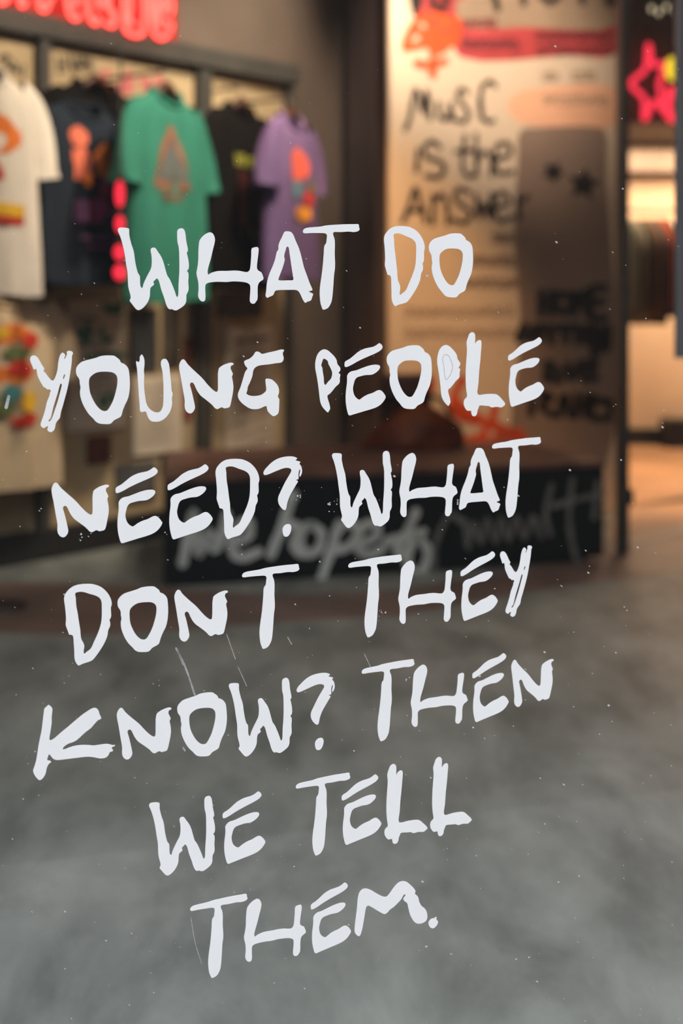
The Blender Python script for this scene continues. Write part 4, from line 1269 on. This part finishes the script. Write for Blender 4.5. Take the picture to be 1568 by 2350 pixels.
h0, h1 = fp.hit(1541, 207), fp.hit(1543, 186)
tube(b, [h0, Vector((h0.x, h0.y, h1.z))], 0.004, 6)
link('hanging_wire', b, M['iron'], t)

# wall shelf
sh = Plane((0, 8.60), (1, 0))
s0, s1 = sh.uz(1380, 346), sh.uz(1600, 392)
b = BM()
box(b, sh.at((s0[0] + s1[0]) / 2, (s0[1] + s1[1]) / 2 - 0.01, -0.02), (1, 0), s1[0] - s0[0], 0.16, s0[1] - s1[1], 0.005)
tag(link('wall_shelf', b, mat('grey_brown_shelf', (0.22, 0.18, 0.15), 0.6)), 'thick grey-brown shelf on the bright far wall', 'shelf')

# clothes rack with garments
rk = Plane((0, 7.9), (1, 0.12))
zr = rk.uz(1480, 482)[1]
ra_, rb_ = rk.uz(1415, 700)[0], rk.uz(1600, 700)[0]
rack = thing('clothes_rack', 'dark clothes rack in front of the far wall', 'clothes rack', rk.at((ra_ + rb_) / 2, 0, 0))
b = BM()
tube(b, [rk.at(ra_, zr), rk.at(rb_, zr)], 0.010, 8)
link('rail', b, M['iron'], rack)
for u in (ra_, rb_):
    b = BM()
    tube(b, [rk.at(u, 0.02), rk.at(u, zr + 0.008)], 0.012, 8)
    link('upright', b, M['iron'], rack)
    b = BM()
    tube(b, [rk.at(u, 0.013, -0.15), rk.at(u, 0.013, 0.15)], 0.012, 8)
    link('foot', b, M['iron'], rack)
for i, (px, col, lab) in enumerate(((1438, (0.10, 0.11, 0.09), 'grey-green shirt, nearest the door post on the far rack'), (1454, (0.20, 0.19, 0.15), 'pale olive shirt, second on the far rack'), (1470, (0.06, 0.06, 0.05), 'dark olive shirt, third on the far rack'), (1485, (0.16, 0.09, 0.05), 'brown shirt between olive and rust shirts on the far rack'),
                                  (1500, (0.05, 0.07, 0.08), 'slate blue shirt left of the rust one on the far rack'), (1514, (0.32, 0.07, 0.02), 'rust red shirt on the far rack'), (1528, (0.03, 0.04, 0.055), 'navy shirt at the right end of the far rack'))):
    u = rk.uz(px, 600)[0]
    m = cloth('rack_cloth', col, 0.2)
    g = thing('hanging_shirt', lab, 'shirt', rk.at(u, zr - 0.62, 0), 'shirts on the far rack')
    b = BM()
    n = 18
    V = []
    Hh = 0.56 + 0.05 * math.sin(i * 2.1)
    for k in range(13):
        h = k / 12
        dep = 0.23 if h < 0.8 else 0.23 - 0.17 * (h - 0.8) / 0.2
        wd = 0.0155 if h < 0.85 else 0.012
        V.append([b.verts.new(rk.at(u + wd * math.cos(2 * math.pi * q_ / n) * (1 + .12 * math.sin(3 * q_ + i)) , zr - 0.05 - Hh * (1 - h), dep * math.sin(2 * math.pi * q_ / n))) for q_ in range(n)])
    for A, B in zip(V, V[1:]):
        for q_ in range(n):
            b.faces.new((A[q_], A[(q_ + 1) % n], B[(q_ + 1) % n], B[q_]))
    b.faces.new(V[-1])
    b.faces.new(list(reversed(V[0])))
    bmesh.ops.recalc_face_normals(b, faces=b.faces[:])
    smooth(link('body', b, m, g))
    b = BM()
    tube(b, [rk.at(u, zr - 0.055), rk.at(u, zr - 0.030), rk.at(u, zr - 0.010, 0.0155), rk.at(u, zr + 0.010, 0.0145), rk.at(u, zr + 0.0175), rk.at(u, zr + 0.006, -0.0155)], 0.003, 6)
    smooth(link('hanger_hook', b, M['steel'], g))

# black crate low against the far wall, small lights on the ceiling
q = floor_pt(1560, 1030)
b = BM()
box(b, (q.x + 0.02, q.y + 0.09, 0.0855), (1, 0), 0.20, 0.20, 0.17, 0.01)
cr = link('floor_box', b, M['black'])
tag(cr, 'low black box on the orange floor by the far wall', 'box')
bp = Plane((0, 7.45), (1, 0))
for i, (px, py) in enumerate(((1496, 20), (1512, 28), (1530, 16), (1552, 26))):
    c = bp.hit(px, py)
    t = thing('pendant_bulb', ('small lit bulb hanging at the upper right, leftmost of four', 'small lit bulb hanging at the upper right, second of four', 'small lit bulb hanging at the upper right, third of four', 'small lit bulb hanging at the upper right, rightmost of four')[i], 'light bulb', c, 'bulbs over the far room')
    b = BM()
    ellipsoid(b, c, 0.010, 0.010, 0.017, 12, 8)
    smooth(link('bulb', b, M['bulb'], t))
    b = BM()
    tube(b, [c + Vector((0, 0, 0.014)), Vector((c.x, c.y, 2.999))], 0.003, 6)
    link('cord', b, M['black'], t)

# round cover on the floor at the left
q = floor_pt(4, 1396)
b = BM()
bmesh.ops.create_cone(b, cap_ends=True, segments=32, radius1=0.072, radius2=0.066, depth=0.012, matrix=Matrix.Translation((q.x, q.y, 0.0075)))
fc = link('floor_cover', b, M['cover'])
tag(fc, 'round dark cover on the rust-coloured floor band at the left edge', 'floor cover')
